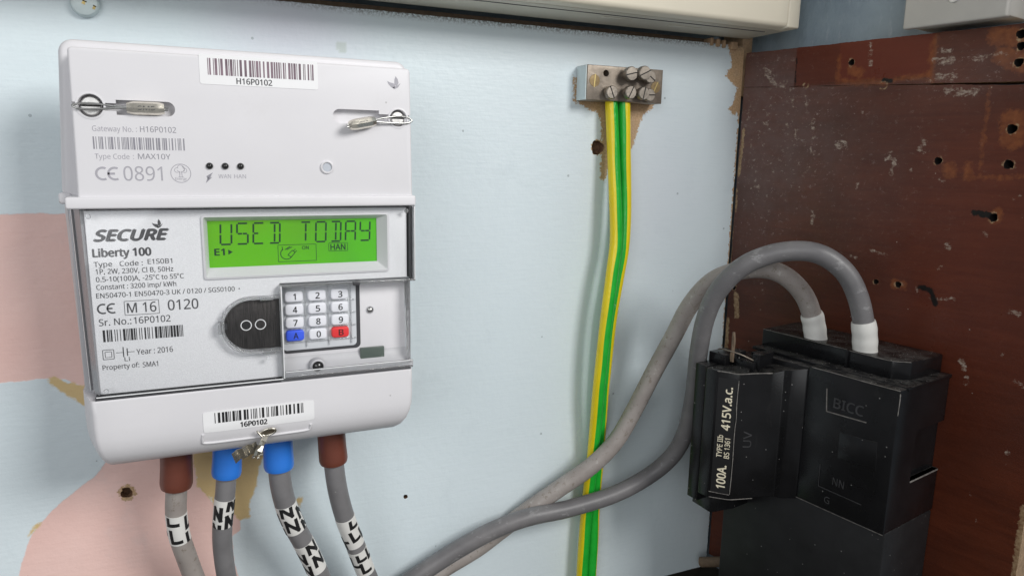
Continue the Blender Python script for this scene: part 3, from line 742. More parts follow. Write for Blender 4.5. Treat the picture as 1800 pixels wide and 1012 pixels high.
# faceplate print
P = 61.06
SL = -36.3
text('maker_logo', 'SECURE', -37.6, -11.4, SL, 4.2, P, 'print_dark', meter, .034, .30)
flat('bird_logo', bird(-15.2, -30.0, .052), P, 'print_dark', meter)
text('printed_text', 'Liberty 100', -38.5, -18.2, -42.5, 3.1, P, 'print_dark', meter, .022)
for s_, x0, x1, z, h in (('Type   Code :', -38.5, -21.4, -46.4, 1.95), ('E1S0B1', -19.6, -10.7, -46.0, 1.95), ('1P, 2W, 230V, Cl B, 50Hz', -38.1, -10.5, -49.3, 1.95), ('0.5-10(100)A, -25', -38.2, -18.3, -52.4, 1.95), ('C to 55', -17.1, -9.4, -52.4, 1.95), ('C', -8.2, -6.8, -52.4, 1.95),
                         ('Constant : 3200 imp/ kWh', -38.3, -9.8, -55.5, 1.95), ('EN50470-1 EN50470-3 UK / 0120 / SGS0100', -38.6, 12.4, -58.9, 1.95), ('M 16', -28.2, -17.7, -65.5, 4.0), ('0120', -13.4, -2.0, -65.4, 4.2),
                         ('Sr. No.:', -38.5, -27.1, -70.1, 2.7), ('16P0102', -26.2, -12.8, -70.1, 2.7), ('Li', -30.6, -28.7, -85.3, 1.6), ('Year : 2016', -26.1, -12.7, -83.0, 2.3), ('Property of:', -38.6, -25.5, -88.3, 2.0), ('SMA1', -24.2, -18.6, -88.5, 2.1)):
    text('printed_text', s_, x0, x1, z, h, P, 'print_dark', meter, .004)
flat('degree_sign', arc_strip(-17.8, -50.7, .22, .42, 0, 360, 12), P, 'print_dark', meter); flat('degree_sign', arc_strip(-8.9, -50.7, .22, .42, 0, 360, 12), P, 'print_dark', meter)
flat('printed_dot', [circ(14.2, -58.0, .28, 8)], P, 'print_black', meter)
flat('conformity_mark', ce_mark(-38.8, -65.4, 4.3), P, 'print_dark', meter)
flat('printed_box', frame_polys(-29.1, -16.7, -66.4, -60.7, .22), P, 'print_dark', meter)
barcode('barcode', -37.5, -8.4, -76.8, -71.9, P, 'print_black', meter, 9, 34)
flat('insulation_symbol', frame_polys(-38.1, -34.2, -84.0, -80.1, .25) + frame_polys(-37.3, -35.0, -83.2, -80.9, .22), P, 'print_dark', meter)
flat('battery_symbol', [seg(-33.4, -81.6, -30.9, -81.6, .22), seg(-30.8, -79.4, -30.8, -83.6, .4), seg(-29.4, -80.0, -29.4, -83.2, .4), seg(-29.3, -81.6, -26.8, -81.6, .22)], P, 'print_dark', meter)

# optical port: dark brushed plate with two ring lenses
def dee(r, x1=30.0):
    cx, cz = 18.3, -73.8
    return [(x1, cz + r), (cx, cz + r)] + [(cx + r * math.cos(math.radians(a)), cz + r * math.sin(math.radians(a))) for a in range(98, 270, 8)] + [(cx, cz - r), (x1, cz - r)]
op = slab('optical_port', dee(10.9), 60.9, 62.0, 'brushed_disc', meter, .25, 2)
for cx in (16.2, 22.0):
    flat('lens_ring', arc_strip(cx, -73.9, 1.9, 2.28, 0, 360, 32), 62.06, 'sticker', op); flat('lens', [circ(cx, -73.9, 1.9, 24)], 62.05, 'lens_dark' if cx < 18 else 'brushed_disc', op)
def port_rim():
    a, b = dee(11.05), dee(12.3); vs_, fs = [], []
    n = len(a)
    for L, d in ((b, 61.0), (b, 64.6), (dee(11.9), 65.2), (dee(11.3), 65.0), (a, 64.2), (a, 61.5)): vs_ += [V(x, d, z) for x, z in L]
    for k in range(5):
        for i in range(n - 1): fs.append((k * n + i, k * n + i + 1, (k + 1) * n + i + 1, (k + 1) * n + i))
    return finish('port_rim', me_from(vs_, fs), 'clear_edge', op, 40)
port_rim()
box('port_latch', (5.0, 7.6, 62, 65.3, -76.2, -71.2), 'clear_edge', op, .4); box('latch_gap', (7.4, 8.6, 61.8, 62.4, -75.0, -72.4), 'dark_gasket', op, 0)
box('port_latch', (22.0, 27.5, 62, 65.2, -63.0, -61.4), 'clear_edge', op, .3); box('port_latch', (22.0, 27.5, 62, 65.2, -86.4, -84.8), 'clear_edge', op, .3)

# keypad side, set deeper than the clear cover
kp = slab('keypad_panel', [(30.8, -57.0), (87.0, -57.0), (87.8, -92.0), (30.8, -92.0)], 48, 56, 'white_plastic', meter, .3, 2)
def cove():
    prof = [(56.0, -91.2), (56.3, -92.8), (57.4, -94.6), (59.4, -96.3), (62.0, -97.7), (63.0, -98.8)]; vs_, fs = [], []
    for d, z in prof: vs_ += [V(30.8, d, z), V(88.4, d, z)]
    for k in range(len(prof) - 1): fs.append((2 * k, 2 * k + 1, 2 * k + 3, 2 * k + 2))
    return finish('cove', me_from(vs_, fs), 'grey_plastic', meter, 60)
cove()
slab('pad_gasket', rr(31.2, 66.0, -89.6, -57.2, 2.2, 5), 55.5, 56.25, 'dark_gasket', kp)
mb = slab('pad_membrane', rr(31.4, 64.2, -88.2, -57.6, 1.8, 5), 56, 56.8, 'pad_membrane', kp, .3, 2)
boxes('membrane_rib', [(31.8, 63.8, 56.6, 57.5, z - .3, z + .3) for z in (-60.0, -66.4, -72.3, -78.2, -84.4)] + [(x - .3, x + .3, 56.6, 57.4, -86.8, -58) for x in (41.5, 51.5, 61.6)], 'clear_edge', mb, .15)
KX, KZ = (36.6, 46.5, 56.5), (-63.4, -69.3, -75.2, -81.1); keyme = None
for j, row in enumerate(('123', '456', '789', 'A0B')):
    for i, ch in enumerate(row):
        x, z = KX[i], KZ[j]; m_ = {'A': 'key_blue', 'B': 'key_red'}.get(ch, 'key_white')
        if m_ == 'key_white' and keyme is not None: k = dup(keyme, x - KX[0], 0, z - KZ[0])
        else:
            k = slab('key', rr(x - 3.9, x + 3.9, z - 2.45, z + 2.45, 1.3, 4), 56.5, 58.6, m_, meter, .6, 3)
            if m_ == 'key_white': keyme = k
            else: k['label'] = 'blue key marked A' if ch == 'A' else 'red key marked B'
        w = .9 if ch == '1' else (2.1 if ch in 'AB' else 1.75)
        tx = text('key_mark', ch, x + .3 - w / 2, x + .3 + w / 2, z - 1.35, 2.7, 58.65, 'print_black', None, .012 if ch not in 'AB' else .008)
        tx.parent = k; w0 = WM[k]; tx.matrix_parent_inverse = w0.inverted()
pl = lathe('pulse_led', 70.7, -72.1, [(1.9, 56), (1.85, 56.3), (1.5, 56.4), (1.4, 56.1)], 'grey_plastic', kp, 20, True)
lathe('led_lens', 70.7, -72.1, [(1.4, 55.8), (1.2, 56.6), (.6, 57.1), (.01, 57.2)], 'steel_bright', pl, 16)
mat('window_green', (.09, .115, .10), .3); box('battery_window', (65.6, 76.8, 55.8, 57.6, -95.4, -89.8), 'window_green', meter, .2)
lathe('cover_screw', 45.6, -95.4, [(3.4, 57.5), (3.3, 61.0), (2.6, 61.6), (2.4, 61.2)], 'grey_plastic', meter, 24, True)
lathe('cover_screw', 45.6, -95.4, [(2.5, 58), (2.4, 61.3), (1.6, 62.2), (.01, 62.6)], 'lens_dark', meter, 20)

# clear cover
LP = [(-41.4, -23.6), (89.9, -23.6), (89.9, -57.4), (30.6, -57.4), (30.6, -98.7), (-41.4, -98.7)]
cc = slab('clear_cover', LP, 63.6, 64.6, 'clear_plastic', meter, .35, 2)
def strips(name, polys3, m, parent):
    vs_, fs = [], []
    for p in polys3:
        b = len(vs_); vs_ += [V(*q) for q in p]; fs.append(tuple(range(b, b + len(p))))
    return finish(name, me_from(vs_, fs), m, parent, None)
# sloped left flank of the clear cover and its moulded ribs
def flank(name, t0, t1, lift, m, parent):
    def q(t, z): return (-48.8 + 7.4 * t + (1.2 * (-23.4 - z) / 75), 44 + 19 * t, z)
    P4 = []
    for z in (-23.4, -98.5):
        for t in (t0, t1):
            x, d, zz = q(t, z); P4 += [(x - lift * .93, d + lift * .37, zz), (x + 2.0, d - 4, zz)]
    vs_ = [V(*p) for p in P4]
    return finish(name, me_from(vs_, [(0, 4, 6, 2), (1, 3, 7, 5), (0, 1, 5, 4), (2, 6, 7, 3), (0, 2, 3, 1), (4, 5, 7, 6)]), m, parent, 30)
mat('flank_grey', (.30, .30, .315), .3, var=.03); mat('flank_light', (.55, .56, .57), .35, var=.02); mat('flank_dark', (.16, .16, .17), .3)
flank('flank_edge', 0, .20, .1, 'flank_light', meter); flank('flank_groove', .20, .25, -.5, 'flank_dark', meter); flank('flank_wall', .25, .44, 0, 'flank_grey', meter)
flank('flank_rib', .45, .50, .5, 'sticker', meter); flank('flank_groove', .50, .55, -.5, 'flank_dark', meter); flank('flank_wall', .55, .95, -.1, 'flank_grey', meter)
boxes('cover_edge', [(30.0, 31.0, 57.0, 64.7, -98.6, -57.2), (31.0, 90.1, 56.6, 64.7, -58.0, -57.2), (89.3, 90.2, 50, 64.7, -57.2, -23.6), (87.4, 88.2, 50, 62.6, -97.0, -58.0)], 'clear_edge', cc, .2)
boxes('shelf', [(31.0, 88.6, 57.6, 65.2, -98.9, -98.0), (31.0, 88.6, 64.2, 65.2, -98.0, -95.2)], 'clear_edge', cc, .25)
mat('glint_white', (.84, .85, .86), .2, coat=.5)  # near-white for thin strips that paint reflections along the clear cover's edges
boxes('cover_edge_glint', [(-41.3, 30.3, 64.5, 64.75, -98.75, -98.3), (30.55, 31.0, 60, 64.95, -98.4, -57.4)], 'glint_white', cc, .08)
for _b in ((31.2, 88.4, 65.1, 65.35, -95.6, -95.25), (89.7, 90.1, 56, 64.8, -57.2, -24.0)): box('cover_edge_glint', _b, 'glint_white', cc, .08)
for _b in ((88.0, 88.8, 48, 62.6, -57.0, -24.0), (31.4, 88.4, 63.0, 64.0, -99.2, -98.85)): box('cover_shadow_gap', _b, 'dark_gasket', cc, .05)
box('hinge_peg', (61.5, 64.5, 62.5, 65.2, -58.6, -57.0), 'dark_gasket', cc, .2)
for x, z in ((-38.6, -26.4), (86.2, -26.0), (-37.6, -96.2), (24.5, -88.5)): lathe('cover_pip', x, z, [(1.0, 64.5), (.85, 64.9), (.3, 65.05), (.01, 65.06)], 'clear_edge', cc, 14)

# terminal cover, curving back under the meter
def terminal_cover():
    prof = [(60.5, -100.2), (63.4, -100.3), (64.0, -100.9), (64.1, -106), (64.1, -112), (64.0, -117), (63.3, -121), (61.8, -125), (59.0, -128.6), (55.0, -131.3), (50, -132.8), (44, -133.6), (38, -133.9), (20, -134)]
    vs_, fs = [], []; nc = None
    for d, z in prof:
        f = max(0.0, min(1.0, (-112 - z) / 22)); xl = -43.0 + 5.0 * f ** 2.4; xr = 88.2 - 8.0 * f ** 2.4
        back = max(2.0, min(46.0, d - 4))
        row = [(xl - 5.6 + 2 * f ** 3, 2), (xl - 5.2 + 2 * f ** 3, back), (xl - 1.3, d - 2.9), (xl - .5, d - 1.0), (xl + .4, d - .25), (xl + 1.6, d)] + [(xl + 1.6 + (xr - xl - 3.2) * k / 24, d) for k in range(1, 24)] + [(xr - 1.6, d), (xr - .4, d - .3), (xr + .3, d - 1.1), (xr + .9, d - 3), (xr + 1.6, back), (xr + 1.6, 2)]
        row = [(x, max(1.0, dd)) for x, dd in row]
        nc = len(row); vs_ += [V(x, dd, z) for x, dd in row]
    for i in range(len(prof) - 1):
        for j in range(nc - 1): fs.append((i * nc + j, i * nc + j + 1, (i + 1) * nc + j + 1, (i + 1) * nc + j))
    fs.append(tuple(range(nc))); fs.append(tuple((len(prof) - 1) * nc + j for j in range(nc))[::-1])
    bm = bmesh.new(); me = me_from(vs_, fs); bm.from_mesh(me); bpy.data.meshes.remove(me)
    return finish('terminal_cover', bm_out(bm), 'white_plastic', meter, 40)
terminal_cover()
box('gasket', (-41.8, 29.5, 40, 63.4, -100.3, -98.9), 'dark_gasket', meter, 0); box('gasket', (29.5, 88.0, 40, 63.4, -100.3, -99.3), 'flank_dark', meter, 0)
def dz_term(z):
    pts = [(64.1, -106), (64.1, -112), (64.0, -117), (63.3, -121), (61.8, -125), (59.0, -128.6)]
    for (a, za), (b, zb) in zip(pts, pts[1:]):
        if z <= za and z >= zb: return a + (b - a) * (za - z) / (za - zb)
    return 64.1
def onterm(x, z, dd): return (x, dz_term(z) + dd, z)
def curved_label():
    vs_, fs = [], []
    zs = [-119.2 + (8.9 + .6) * k / 8 for k in range(9)]; xs = [-3.0 + 46 * k / 12 for k in range(13)]
    for dd in (0.06, .2):
        for z in zs:
            for x in xs:
                r = .9; cx = min(max(x, -3 + r), 43 - r); cz = min(max(z, -119.2 + r), -109.7 - r)
                if (x < -3 + r or x > 43 - r) and (z < -119.2 + r or z > -109.7 - r): x, z_ = cx + (x - cx) * .7, cz + (z - cz) * .7
                else: z_ = z
                vs_.append(V(*onterm(x, z_, dd)))
    nx = 13; n = 9 * 13
    for j in range(8):
        for i in range(12): fs.append((n + j * nx + i, n + j * nx + i + 1, n + (j + 1) * nx + i + 1, n + (j + 1) * nx + i))
    ring = list(range(nx)) + [j * nx + nx - 1 for j in range(1, 9)] + [8 * nx + i for i in range(nx - 2, -1, -1)] + [j * nx for j in range(7, 0, -1)]
    for k in range(len(ring)): a, b = ring[k], ring[(k + 1) % len(ring)]; fs.append((a, b, b + n, a + n))
    return finish('barcode_label', me_from(vs_, fs), 'sticker', meter, 40)
lb = curved_label()
b2 = barcode('barcode', 1.6, 38.2, -115.1, -110.5, 64.36, 'print_black', lb, 21, 32)
text('printed_text', '16P0102', 11.8, 22.7, -118.3, 2.3, .27, 'print_black', lb, .02, xf=onterm)
gp = [(-3.4, -119.8), (-3.6, -122.6), (-2.2, -124.3), (10, -124.6), (28, -124.5), (39.5, -124.3), (41.2, -123.0), (41.4, -121.2)]
tube('label_pocket', [(x, dz_term(z) + .15, z) for x, z in gp], .55, 'white_plastic', meter, 10, 6)

# ================================================================== SEALS
def octo(path, r, **kw): return tube_data(path, r, 8, **kw)
def crimp_seal(label, crimp, r, loop, mark):
    a, b = Vector(crimp[0]), Vector(crimp[1]); t = thing('wire_seal', label, 'security seal', tuple((a + b) / 2), 'crimped wire seals on the meter')
    pa = Path([a, a.lerp(b, .5), b], 8); L = pa.L[-1]
    vs_, fs = octo(pa, r, a0=0, a1=L, step=.8, rfun=lambda q: r * (.78 + .22 * min(1, min(q, L - q) / 2.2)))
    c = finish('crimp', me_from(vs_, fs), 'seal_metal', t, 30)
    wires('wire', loop, .42, 'steel_bright', t)
    ax = (b - a).normalized()
    up = Vector((-ax.z, 0, ax.x)); out = Vector((0, 1, 0))
    def xf(x, z, dd): q = a + ax * x + up * z + out * (r * .93 + dd); return tuple(q)
    text('crimp_mark', mark, L * .3, L * .75, -.75, 1.5, .02, 'print_dark', c, .01, xf=xf, extr=.0)
    wires('wire_end', [[b + up * .5 - ax * .5, b + up * .5 + ax * 1.5], [b - up * .5 - ax * .5, b - up * .5 + ax * 1.2]], .4, 'steel_bright', t)
crimp_seal('silver crimped wire seal lying straight in the slot at upper left of the meter', ((-22.4, 66.6, 14.5), (-9.6, 66.8, 14.6)), 2.45,
           [[(-22.0, 66.6, 14.8), (-27, 66.2, 15.0), (-30.5, 66.0, 15.4), (-34, 65.9, 15.6), (-38, 66.2, 15.4), (-40.2, 66.6, 14.6), (-38.5, 67.0, 13.7), (-35, 66.8, 13.4), (-30.5, 66.4, 13.8), (-26, 66.4, 14.3), (-22, 66.6, 14.3)]], 'SMS')
crimp_seal('tilted crimped wire seal hanging out of the slot at upper right of the meter', ((71.6, 68.2, 12.9), (60.4, 71.0, 10.6)), 2.3,
           [[(71.2, 68.4, 13.2), (75, 67.2, 14.2), (79, 66.4, 14.9), (83, 66.0, 15.4), (86.8, 66.2, 14.8), (88.4, 66.4, 13.6), (86.2, 66.8, 12.6), (82, 67.2, 12.3), (76, 67.8, 12.4), (71.2, 68.3, 12.5)]], '8888')
# folded foil seal under the lower label
ts = thing('foil_seal', 'bent silver metal flag seal clipped under the lower barcode label', 'security seal', (17, 62, -128))
def plate(name, pts, wdir, w, parent, th=.35):
    vs_, fs = [], []; wv = Vector(wdir).normalized() * w / 2; P_ = [Vector(p) for p in pts]; n = len(P_)
    for off in (0, th):
        for p in P_:
            for s_ in (-1, 1): q = p + wv * s_ + Vector((0, off, 0)); vs_.append(V(*q))
    k = 2 * n
    for i in range(n - 1):
        a = 2 * i
        fs += [(a, a + 1, a + 3, a + 2), (k + a, k + a + 2, k + a + 3, k + a + 1), (a, a + 2, k + a + 2, k + a), (a + 1, k + a + 1, k + a + 3, a + 3)]
    fs += [(0, k, k + 1, 1), (2 * n - 2, 2 * n - 1, k + 2 * n - 1, k + 2 * n - 2)]
    return finish(name, me_from(vs_, fs), 'seal_metal', parent, 25)
plate('flag', [(18.4, 63.0, -128.4), (16.6, 64.6, -128.8), (14.6, 63.2, -129.3), (12.6, 64.8, -129.9), (10.4, 63.8, -130.7), (8.2, 65.6, -131.7)], (-.30, .22, 1), 5.4, ts)
plate('clasp', [(22.0, 64.6, -123.4), (20.8, 65.8, -125.2), (19.8, 65.2, -127.4), (18.9, 66.0, -129.8), (18.2, 65.2, -132.0)], (1, .35, -.35), 2.0, ts)
plate('clasp', [(20.6, 64.6, -124.4), (19.2, 66.4, -126.6), (18.0, 65.6, -128.8), (16.9, 66.3, -131.2), (16.2, 65.6, -132.6)], (1, -.5, -.3), 1.5, ts)
for _p in ((16.4, -132.2), (18.2, -132.8), (19.6, -131.4)): box('claw', (_p[0] - .5, _p[0] + .5, 64.8, 66.4, _p[1] - .5, _p[1] + .5), 'seal_metal', ts, .3)
_ov = [(22.9 + 3.2 * math.cos(k * math.pi / 8) * .95, 65.7 + .8 * math.sin(k * math.pi / 8 + .6), -121.5 + 1.7 * math.sin(k * math.pi / 8) + .5 * math.cos(k * math.pi / 8)) for k in range(18)]
tube('loop', _ov, .48, 'seal_metal', ts, 8, 4)
flat('loop_gap', [[(x, z) for x, d, z in _ov[:16]]], 65.0, 'loop_dark', ts)
tube('loop_spike', [(20.2, 65.6, -123.4), (18.6, 65.4, -121.2), (18.3, 65.3, -120.4)], .4, 'seal_metal', ts, 6, 4)

# ================================================================== TAILS UNDER THE METER
def marker(path, a0, a1, r, parent, letters, tilt=0.0, m='band_white'):
    vs_, fs = tube_data(path, r + .14, 28, a0=a0, a1=a1, step=1.0)
    band = finish('marker_band', me_from(vs_, fs), m, parent, 50)
    polys = []; R_ = r + .24
    def put(sx, sy, ex, ey, w): polys.append((sx, sy, ex, ey, w))
    for ch, cx, cy, w, h, rot in letters:       # cx: arc mm, cy: mm from a0 (downwards)
        st = [(0, 0, 0, h), (0, 0, w, 0)] if ch == 'L' else [(0, 0, 0, h), (w, 0, w, h), (0, h, w, 0)]
        for x0, y0, x1, y1 in st:
            c, s_ = math.cos(rot), math.sin(rot); f = lambda x, y: ((x - w / 2) * c - (y - h / 2) * s_ + cx, (x - w / 2) * s_ + (y - h / 2) * c)
            (ax, ay), (bx, by) = f(x0, y0), f(x1, y1); put(ax, cy - ay, bx, cy - by, 1.8)
    V_, F_ = [], []
    for sx, sy, ex, ey, w in polys:
        dx, dy = ex - sx, ey - sy; L = math.hypot(dx, dy); nx, ny = -dy / L * w / 2, dx / L * w / 2; sx -= dx / L * w / 2; sy -= dy / L * w / 2; ex += dx / L * w / 2; ey += dy / L * w / 2
        n = 10; b = len(V_)
        for k in range(n + 1):
            for q in (-1, -.33, .33, 1):
                x = sx + (ex - sx) * k / n + nx * q; y = sy + (ey - sy) * k / n + ny * q
                y = min(max(y, .05), a1 - a0 - .05)
                V_.append(V(*path.surf(a0 + y, x / R_, R_)))
        for k in range(n):
            for q in range(3): F_.append((b + k * 4 + q, b + k * 4 + q + 1, b + k * 4 + q + 5, b + k * 4 + q + 4))
    if V_: finish('letter', me_from(V_, F_), 'print_black', band, None)
    return band
def tail(label, pts, r, mcable, msleeve, sl, rs, bands):
    t = thing('meter_tail_cable', label, 'cable', pts[0], 'cables entering the underside of the meter')
    pa = Path(pts, 10); tube('sheath', None, r, mcable, t, 24, path=pa)
    vs_, fs = tube_data(pa, rs, 28, a0=0.2, a1=sl, step=1.5, rfun=lambda a: rs - (.35 if a > sl - .5 else 0) + .10 * math.sin(a * .35) - .5 * max(0, 1 - a / 12))
    finish('sleeve', me_from(vs_, fs), msleeve, t, 50)
    for a0, a1, let, m_ in bands: marker(pa, a0, a1, r, t, let, m=m_)
    return t
ext = lambda p, q: [p[0], p[1], p[2]]
LN = lambda ch, rows, w, h, rot=0.0, x0=-1.0, px=5.2, py=6.2, sh=2.6: [(ch, x0 + px * (c - 1) , 3.2 + py * r_ + (sh if c % 2 else 0), w, h, rot) for r_ in range(rows) for c in range(-1, 4)]
tail('brown sleeved cable with an L marker band, leftmost under the meter', [(-15.6, 34, -130), (-15.6, 33, -142), (-16.6, 32, -157.6), (-17.4, 31, -168.4), (-16.8, 29, -181.7), (-14.4, 26, -195.5), (-11.1, 23, -211.4), (-6, 20, -232), (4, 17, -265), (16, 14, -303)], 4.7, 'cable_taupe', 'brown_sleeve', 25.5, 7.0,
     [(39.0, 54.6, [('L', -1.8, 2.6, 4.4, 3.0, 0), ('L', -1.2, 10.6, 4.0, 6.0, 0), ('L', 6.8, 4.6, 4.2, 6.0, 0), ('L', 6.4, 13.6, 4.2, 6, 0), ('L', -9, 7, 4, 6, 0)], 'band_white')])
tail('blue sleeved cable with N marker band, left one of the blue pair', [(6.7, 34, -130), (6.7, 33, -138.0), (5.0, 32, -158.0), (3.2, 31, -172.4), (2.1, 29, -184.2), (2.0, 26, -196.2), (3.0, 23, -211.8), (6, 20, -232), (14, 16, -268), (24, 13, -303)], 4.6, 'cable_grey', 'blue_sleeve', 23.4, 6.7,
     [(35.2, 49.6, [('N', 3.6, 2.0, 3.4, 5.2, -.1), ('N', -3.2, 6.6, 3.4, 5.6, 0), ('N', 3.2, 10.8, 3.4, 5.6, 0), ('N', -3.4, 15.6, 3.4, 5.6, 0), ('N', 9.6, 6.4, 3.4, 5.6, 0)], 'band_white')])
tail('blue sleeved cable with two N marker bands, right one of the blue pair', [(29.4, 34, -130), (29.5, 33, -138.5), (29.8, 32, -158.8), (31.9, 31, -173.4), (36.3, 29, -188.2), (42.3, 26, -203.7), (48.9, 23, -223.0), (54, 20, -240), (62, 17, -270), (70, 14, -303)], 5.2, 'cable_grey', 'blue_sleeve', 23.6, 7.1,
     [(43.6, 60.4, [('N', -.8, 2.4, 5.0, 5.2, -.1), ('N', -.6, 11.2, 5.2, 6.0, -.1), ('N', -9.2, 7.0, 4.6, 6.0, 0), ('N', 7.6, 6.2, 4.8, 6.0, 0), ('N', 7.6, 15, 4.8, 6, 0), ('N', -9, 16, 4.6, 6.0, 0)], 'band_white'),
      (69.6, 90, [('N', 3.4, 3.4, 4.8, 5.4, -.08), ('N', -5.2, 8.0, 4.8, 6.0, -.08), ('N', 3.8, 12.4, 4.8, 6.0, -.08), ('N', -5.0, 16.8, 4.8, 6.0, -.08)], 'band_white')])
tail('brown sleeved cable with faded L marker bands, rightmost under the meter', [(55.0, 34, -130), (55.2, 33, -140.8), (56.4, 32, -159.3), (58.3, 31, -173.7), (61.7, 29, -188.6), (67.0, 26, -205.9), (73.8, 23, -227.4), (79, 20, -243), (88, 17, -272), (96, 14, -303)], 5.0, 'cable_grey', 'brown_sleeve', 24.8, 7.0,
     [(58.0, 77.0, [('L', 3.4, 3.6, 4.0, 3.6, -.1), ('L', 1.8, 10.8, 3.8, 5.6, .1), ('L', -5.2, 12.4, 2.8, 3.0, .2), ('L', 8, 12, 3.8, 5.6, .1), ('L', -3.6, 17.8, 3.6, 5.6, .1)], 'band_white'),
      (80.6, 97, [('L', 0.6, 3.6, 4.0, 3.4, 0), ('L', 6.6, 3.8, 3.4, 5.4, 0), ('L', -4.4, 6.0, 3.6, 5.4, 0), ('L', 1.0, 10.6, 4.0, 5.6, 0)], 'band_white')])

# ================================================================== EARTH BLOCK AND CABLES
eb = thing('earth_terminal_block', 'nickel earth terminal block with slotted screws above the green and yellow cables', 'terminal block', (231, 0, 31))
ebb = slab('body', [(205.9, 31.2), (257, 31.2), (257, 50.6), (205.9, 50.6)], .3, 12, 'nickel', eb, .35, 2)
cut(ebb, [cutter(circ(218.1, 46.4, 1.9, 20), 4, 14)])
def slot_screw(x, z, r, d, ang, m, h=2.6, tilt=None):
    s_ = lathe('screw', x, z, [(r * .55, 11.5), (r * .55, d - 1), (r, d - 1), (r, d + h - .5), (r - .4, d + h), (.01, d + h + .05)], m, eb, 22)
    c, sn = math.cos(ang), math.sin(ang); L = r * .97; w = .32
    vs_ = [V(x + a * L * c - b * w * sn, d + h + .08, z + a * L * sn + b * w * c) for a, b in ((-1, -1), (1, -1), (1, 1), (-1, 1))]
    finish('screw_slot', me_from(vs_, [(0, 1, 2, 3)]), 'brass_slot' if m == 'brass' else 'dark_slot', s_, None)
slot_screw(210.8, 42.0, 3.7, 10.2, 1.5, 'brass', 1.95)
slab('paint_smear', [(205.3, 31.4), (205.86, 31.4), (205.86, 50.4), (205.3, 50.4)], 1, 11.4, 'screw_paint', eb)
slot_screw(252.2, 40.4, 3.6, 10.2, 1.15, 'brass', 1.95)
for x, z, d, a in ((231.0, 46.4, 17, .25), (238.6, 47.0, 19, .45), (245.0, 45.6, 15, -.6), (219.6, 35.7, 15, -1.15), (231.6, 36.2, 16, 1.1), (241.2, 36.2, 15, 1.35), (246.6, 35.6, 13, .05)): slot_screw(x, z, 4.0 if d > 16 else 3.7, d, a, 'old_screw', 2.2)

def earth(label, pts, r, y0, y1):
    pa = Path(pts, 8); n = 28; vs_, fs = tube_data(pa, r, n)
    me = me_from(vs_, fs); val = []
    for k in range(len(vs_)):
        a = (k % n) / n * 360; a = (a + 180) % 360 - 180; u = (k // n) / (len(pa.p) - 1)
        wob = 3 * math.sin(u * 23) + 2 * math.sin(u * 61)
        s0 = y0[0] + (y0[1] - y0[0]) * u + wob; s1 = y1[0] + (y1[1] - y1[0]) * u + wob; val.append(min(a - s0, s1 - a))
    me.attributes.new('stripe', 'FLOAT', 'POINT').data.foreach_set('value', val)
    t = thing('earth_cable', label, 'cable', pts[-1], 'green and yellow earth cables')
    finish('insulation', me, 'earth_pvc', t, 60); return t
E1 = [(225.7, 6, 37.7), (225.6, 7, 29.4), (226.8, 9, 4.9), (227.6, 12, -21.7), (227.9, 15, -48.5), (225.0, 17, -68.7), (221.8, 18, -96.1), (220.2, 17, -124.7), (220.0, 15, -147.1), (220.9, 10.5, -186.3), (219.3, 9, -218.0), (217.9, 9, -245.6), (217.2, 9, -278.0), (217.2, 9, -303)]
E2 = [(233.8, 6, 37.7), (234.2, 7, 29.7), (235.3, 8, 5.0), (237.0, 9, -28.7), (235.8, 11, -52.6), (232.9, 11, -73.5), (229.3, 11, -98.2), (227.5, 10, -131.1), (227.0, 9, -149.9), (227.1, 7, -188.9), (226.2, 6, -220.7), (225.6, 7, -248.3), (224.9, 7, -281.1), (224.9, 7, -303)]
earth('green and yellow earth cable with its yellow stripe to the left, nearer the meter', E1, 3.75, (-165, -165), (-13, -36))
earth('green and yellow earth cable tucked behind, its yellow stripe to the right', E2, 3.7, (-27, 38), (150, 170))

# ================================================================== CUT-OUT ON THE SIDE BOARD
FR[0] = MB_
co = thing('fused_cutout', 'black fused service cut-out with cream 100A 415V label, mounted on brown board', 'fuse cut-out', (100, 0, -300))
box('base_block', (47, 146, .3, 47.5, -303, -184.3), 'bakelite_matt', co, 1.2)
mbk = box('main_block', (97, 146.3, .3, 50.5, -184, -108.5), 'bakelite', co, .9)
cut(mbk, [slab('cutter', [(140, 0)] * 0 + [(143.2, -160.2), (150, -160.2), (150, -133), (143.2, -133)], -2, 30, 'bakelite')])
box('worn_ledge', (143.4, 146.6, 1, 30, -161.0, -160.2), 'rub_edge', mbk, .2)
def prism_z(name, plan, z0, z1, m, parent, bev=.5, tops=None):
    bm = bmesh.new(); n = len(plan)
    lo = [bm.verts.new(V(s, h, z0 + (tops[i][0] if tops else 0))) for i, (s, h) in enumerate(plan)]; hi = [bm.verts.new(V(s, h, z1 + (tops[i][1] if tops else 0))) for i, (s, h) in enumerate(plan)]
    bm.faces.new(lo); bm.faces.new(hi)
    for i in range(n): bm.faces.new([lo[i], lo[(i + 1) % n], hi[(i + 1) % n], hi[i]])
    bmesh.ops.recalc_face_normals(bm, faces=bm.faces[:])
    if bev: bmesh.ops.bevel(bm, geom=bm.edges[:], offset=bev * MM, segments=2, affect='EDGES', profile=.5)
    return finish(name, bm_out(bm), m, parent, 30)
fc = prism_z('fuse_carrier', [(53, 40), (53, 80.2), (61, 80.2), (71.5, 74.5), (82, 60), (86.5, 55.5), (90, 55.2), (97.2, 50.8), (99, 40)], -191, -116, 'bakelite', co, .7,
             [(0, 0), (-1, 0), (-1, 0), (1, -.5), (3, 1), (4, 3), (4, 4), (6, 6), (6, 6)])
prism_z('carrier_cheek', [(44.5, 30), (44.5, 79.0), (52.6, 79.6), (52.6, 30)], -197.5, -115.6, 'bakelite', fc, .5)
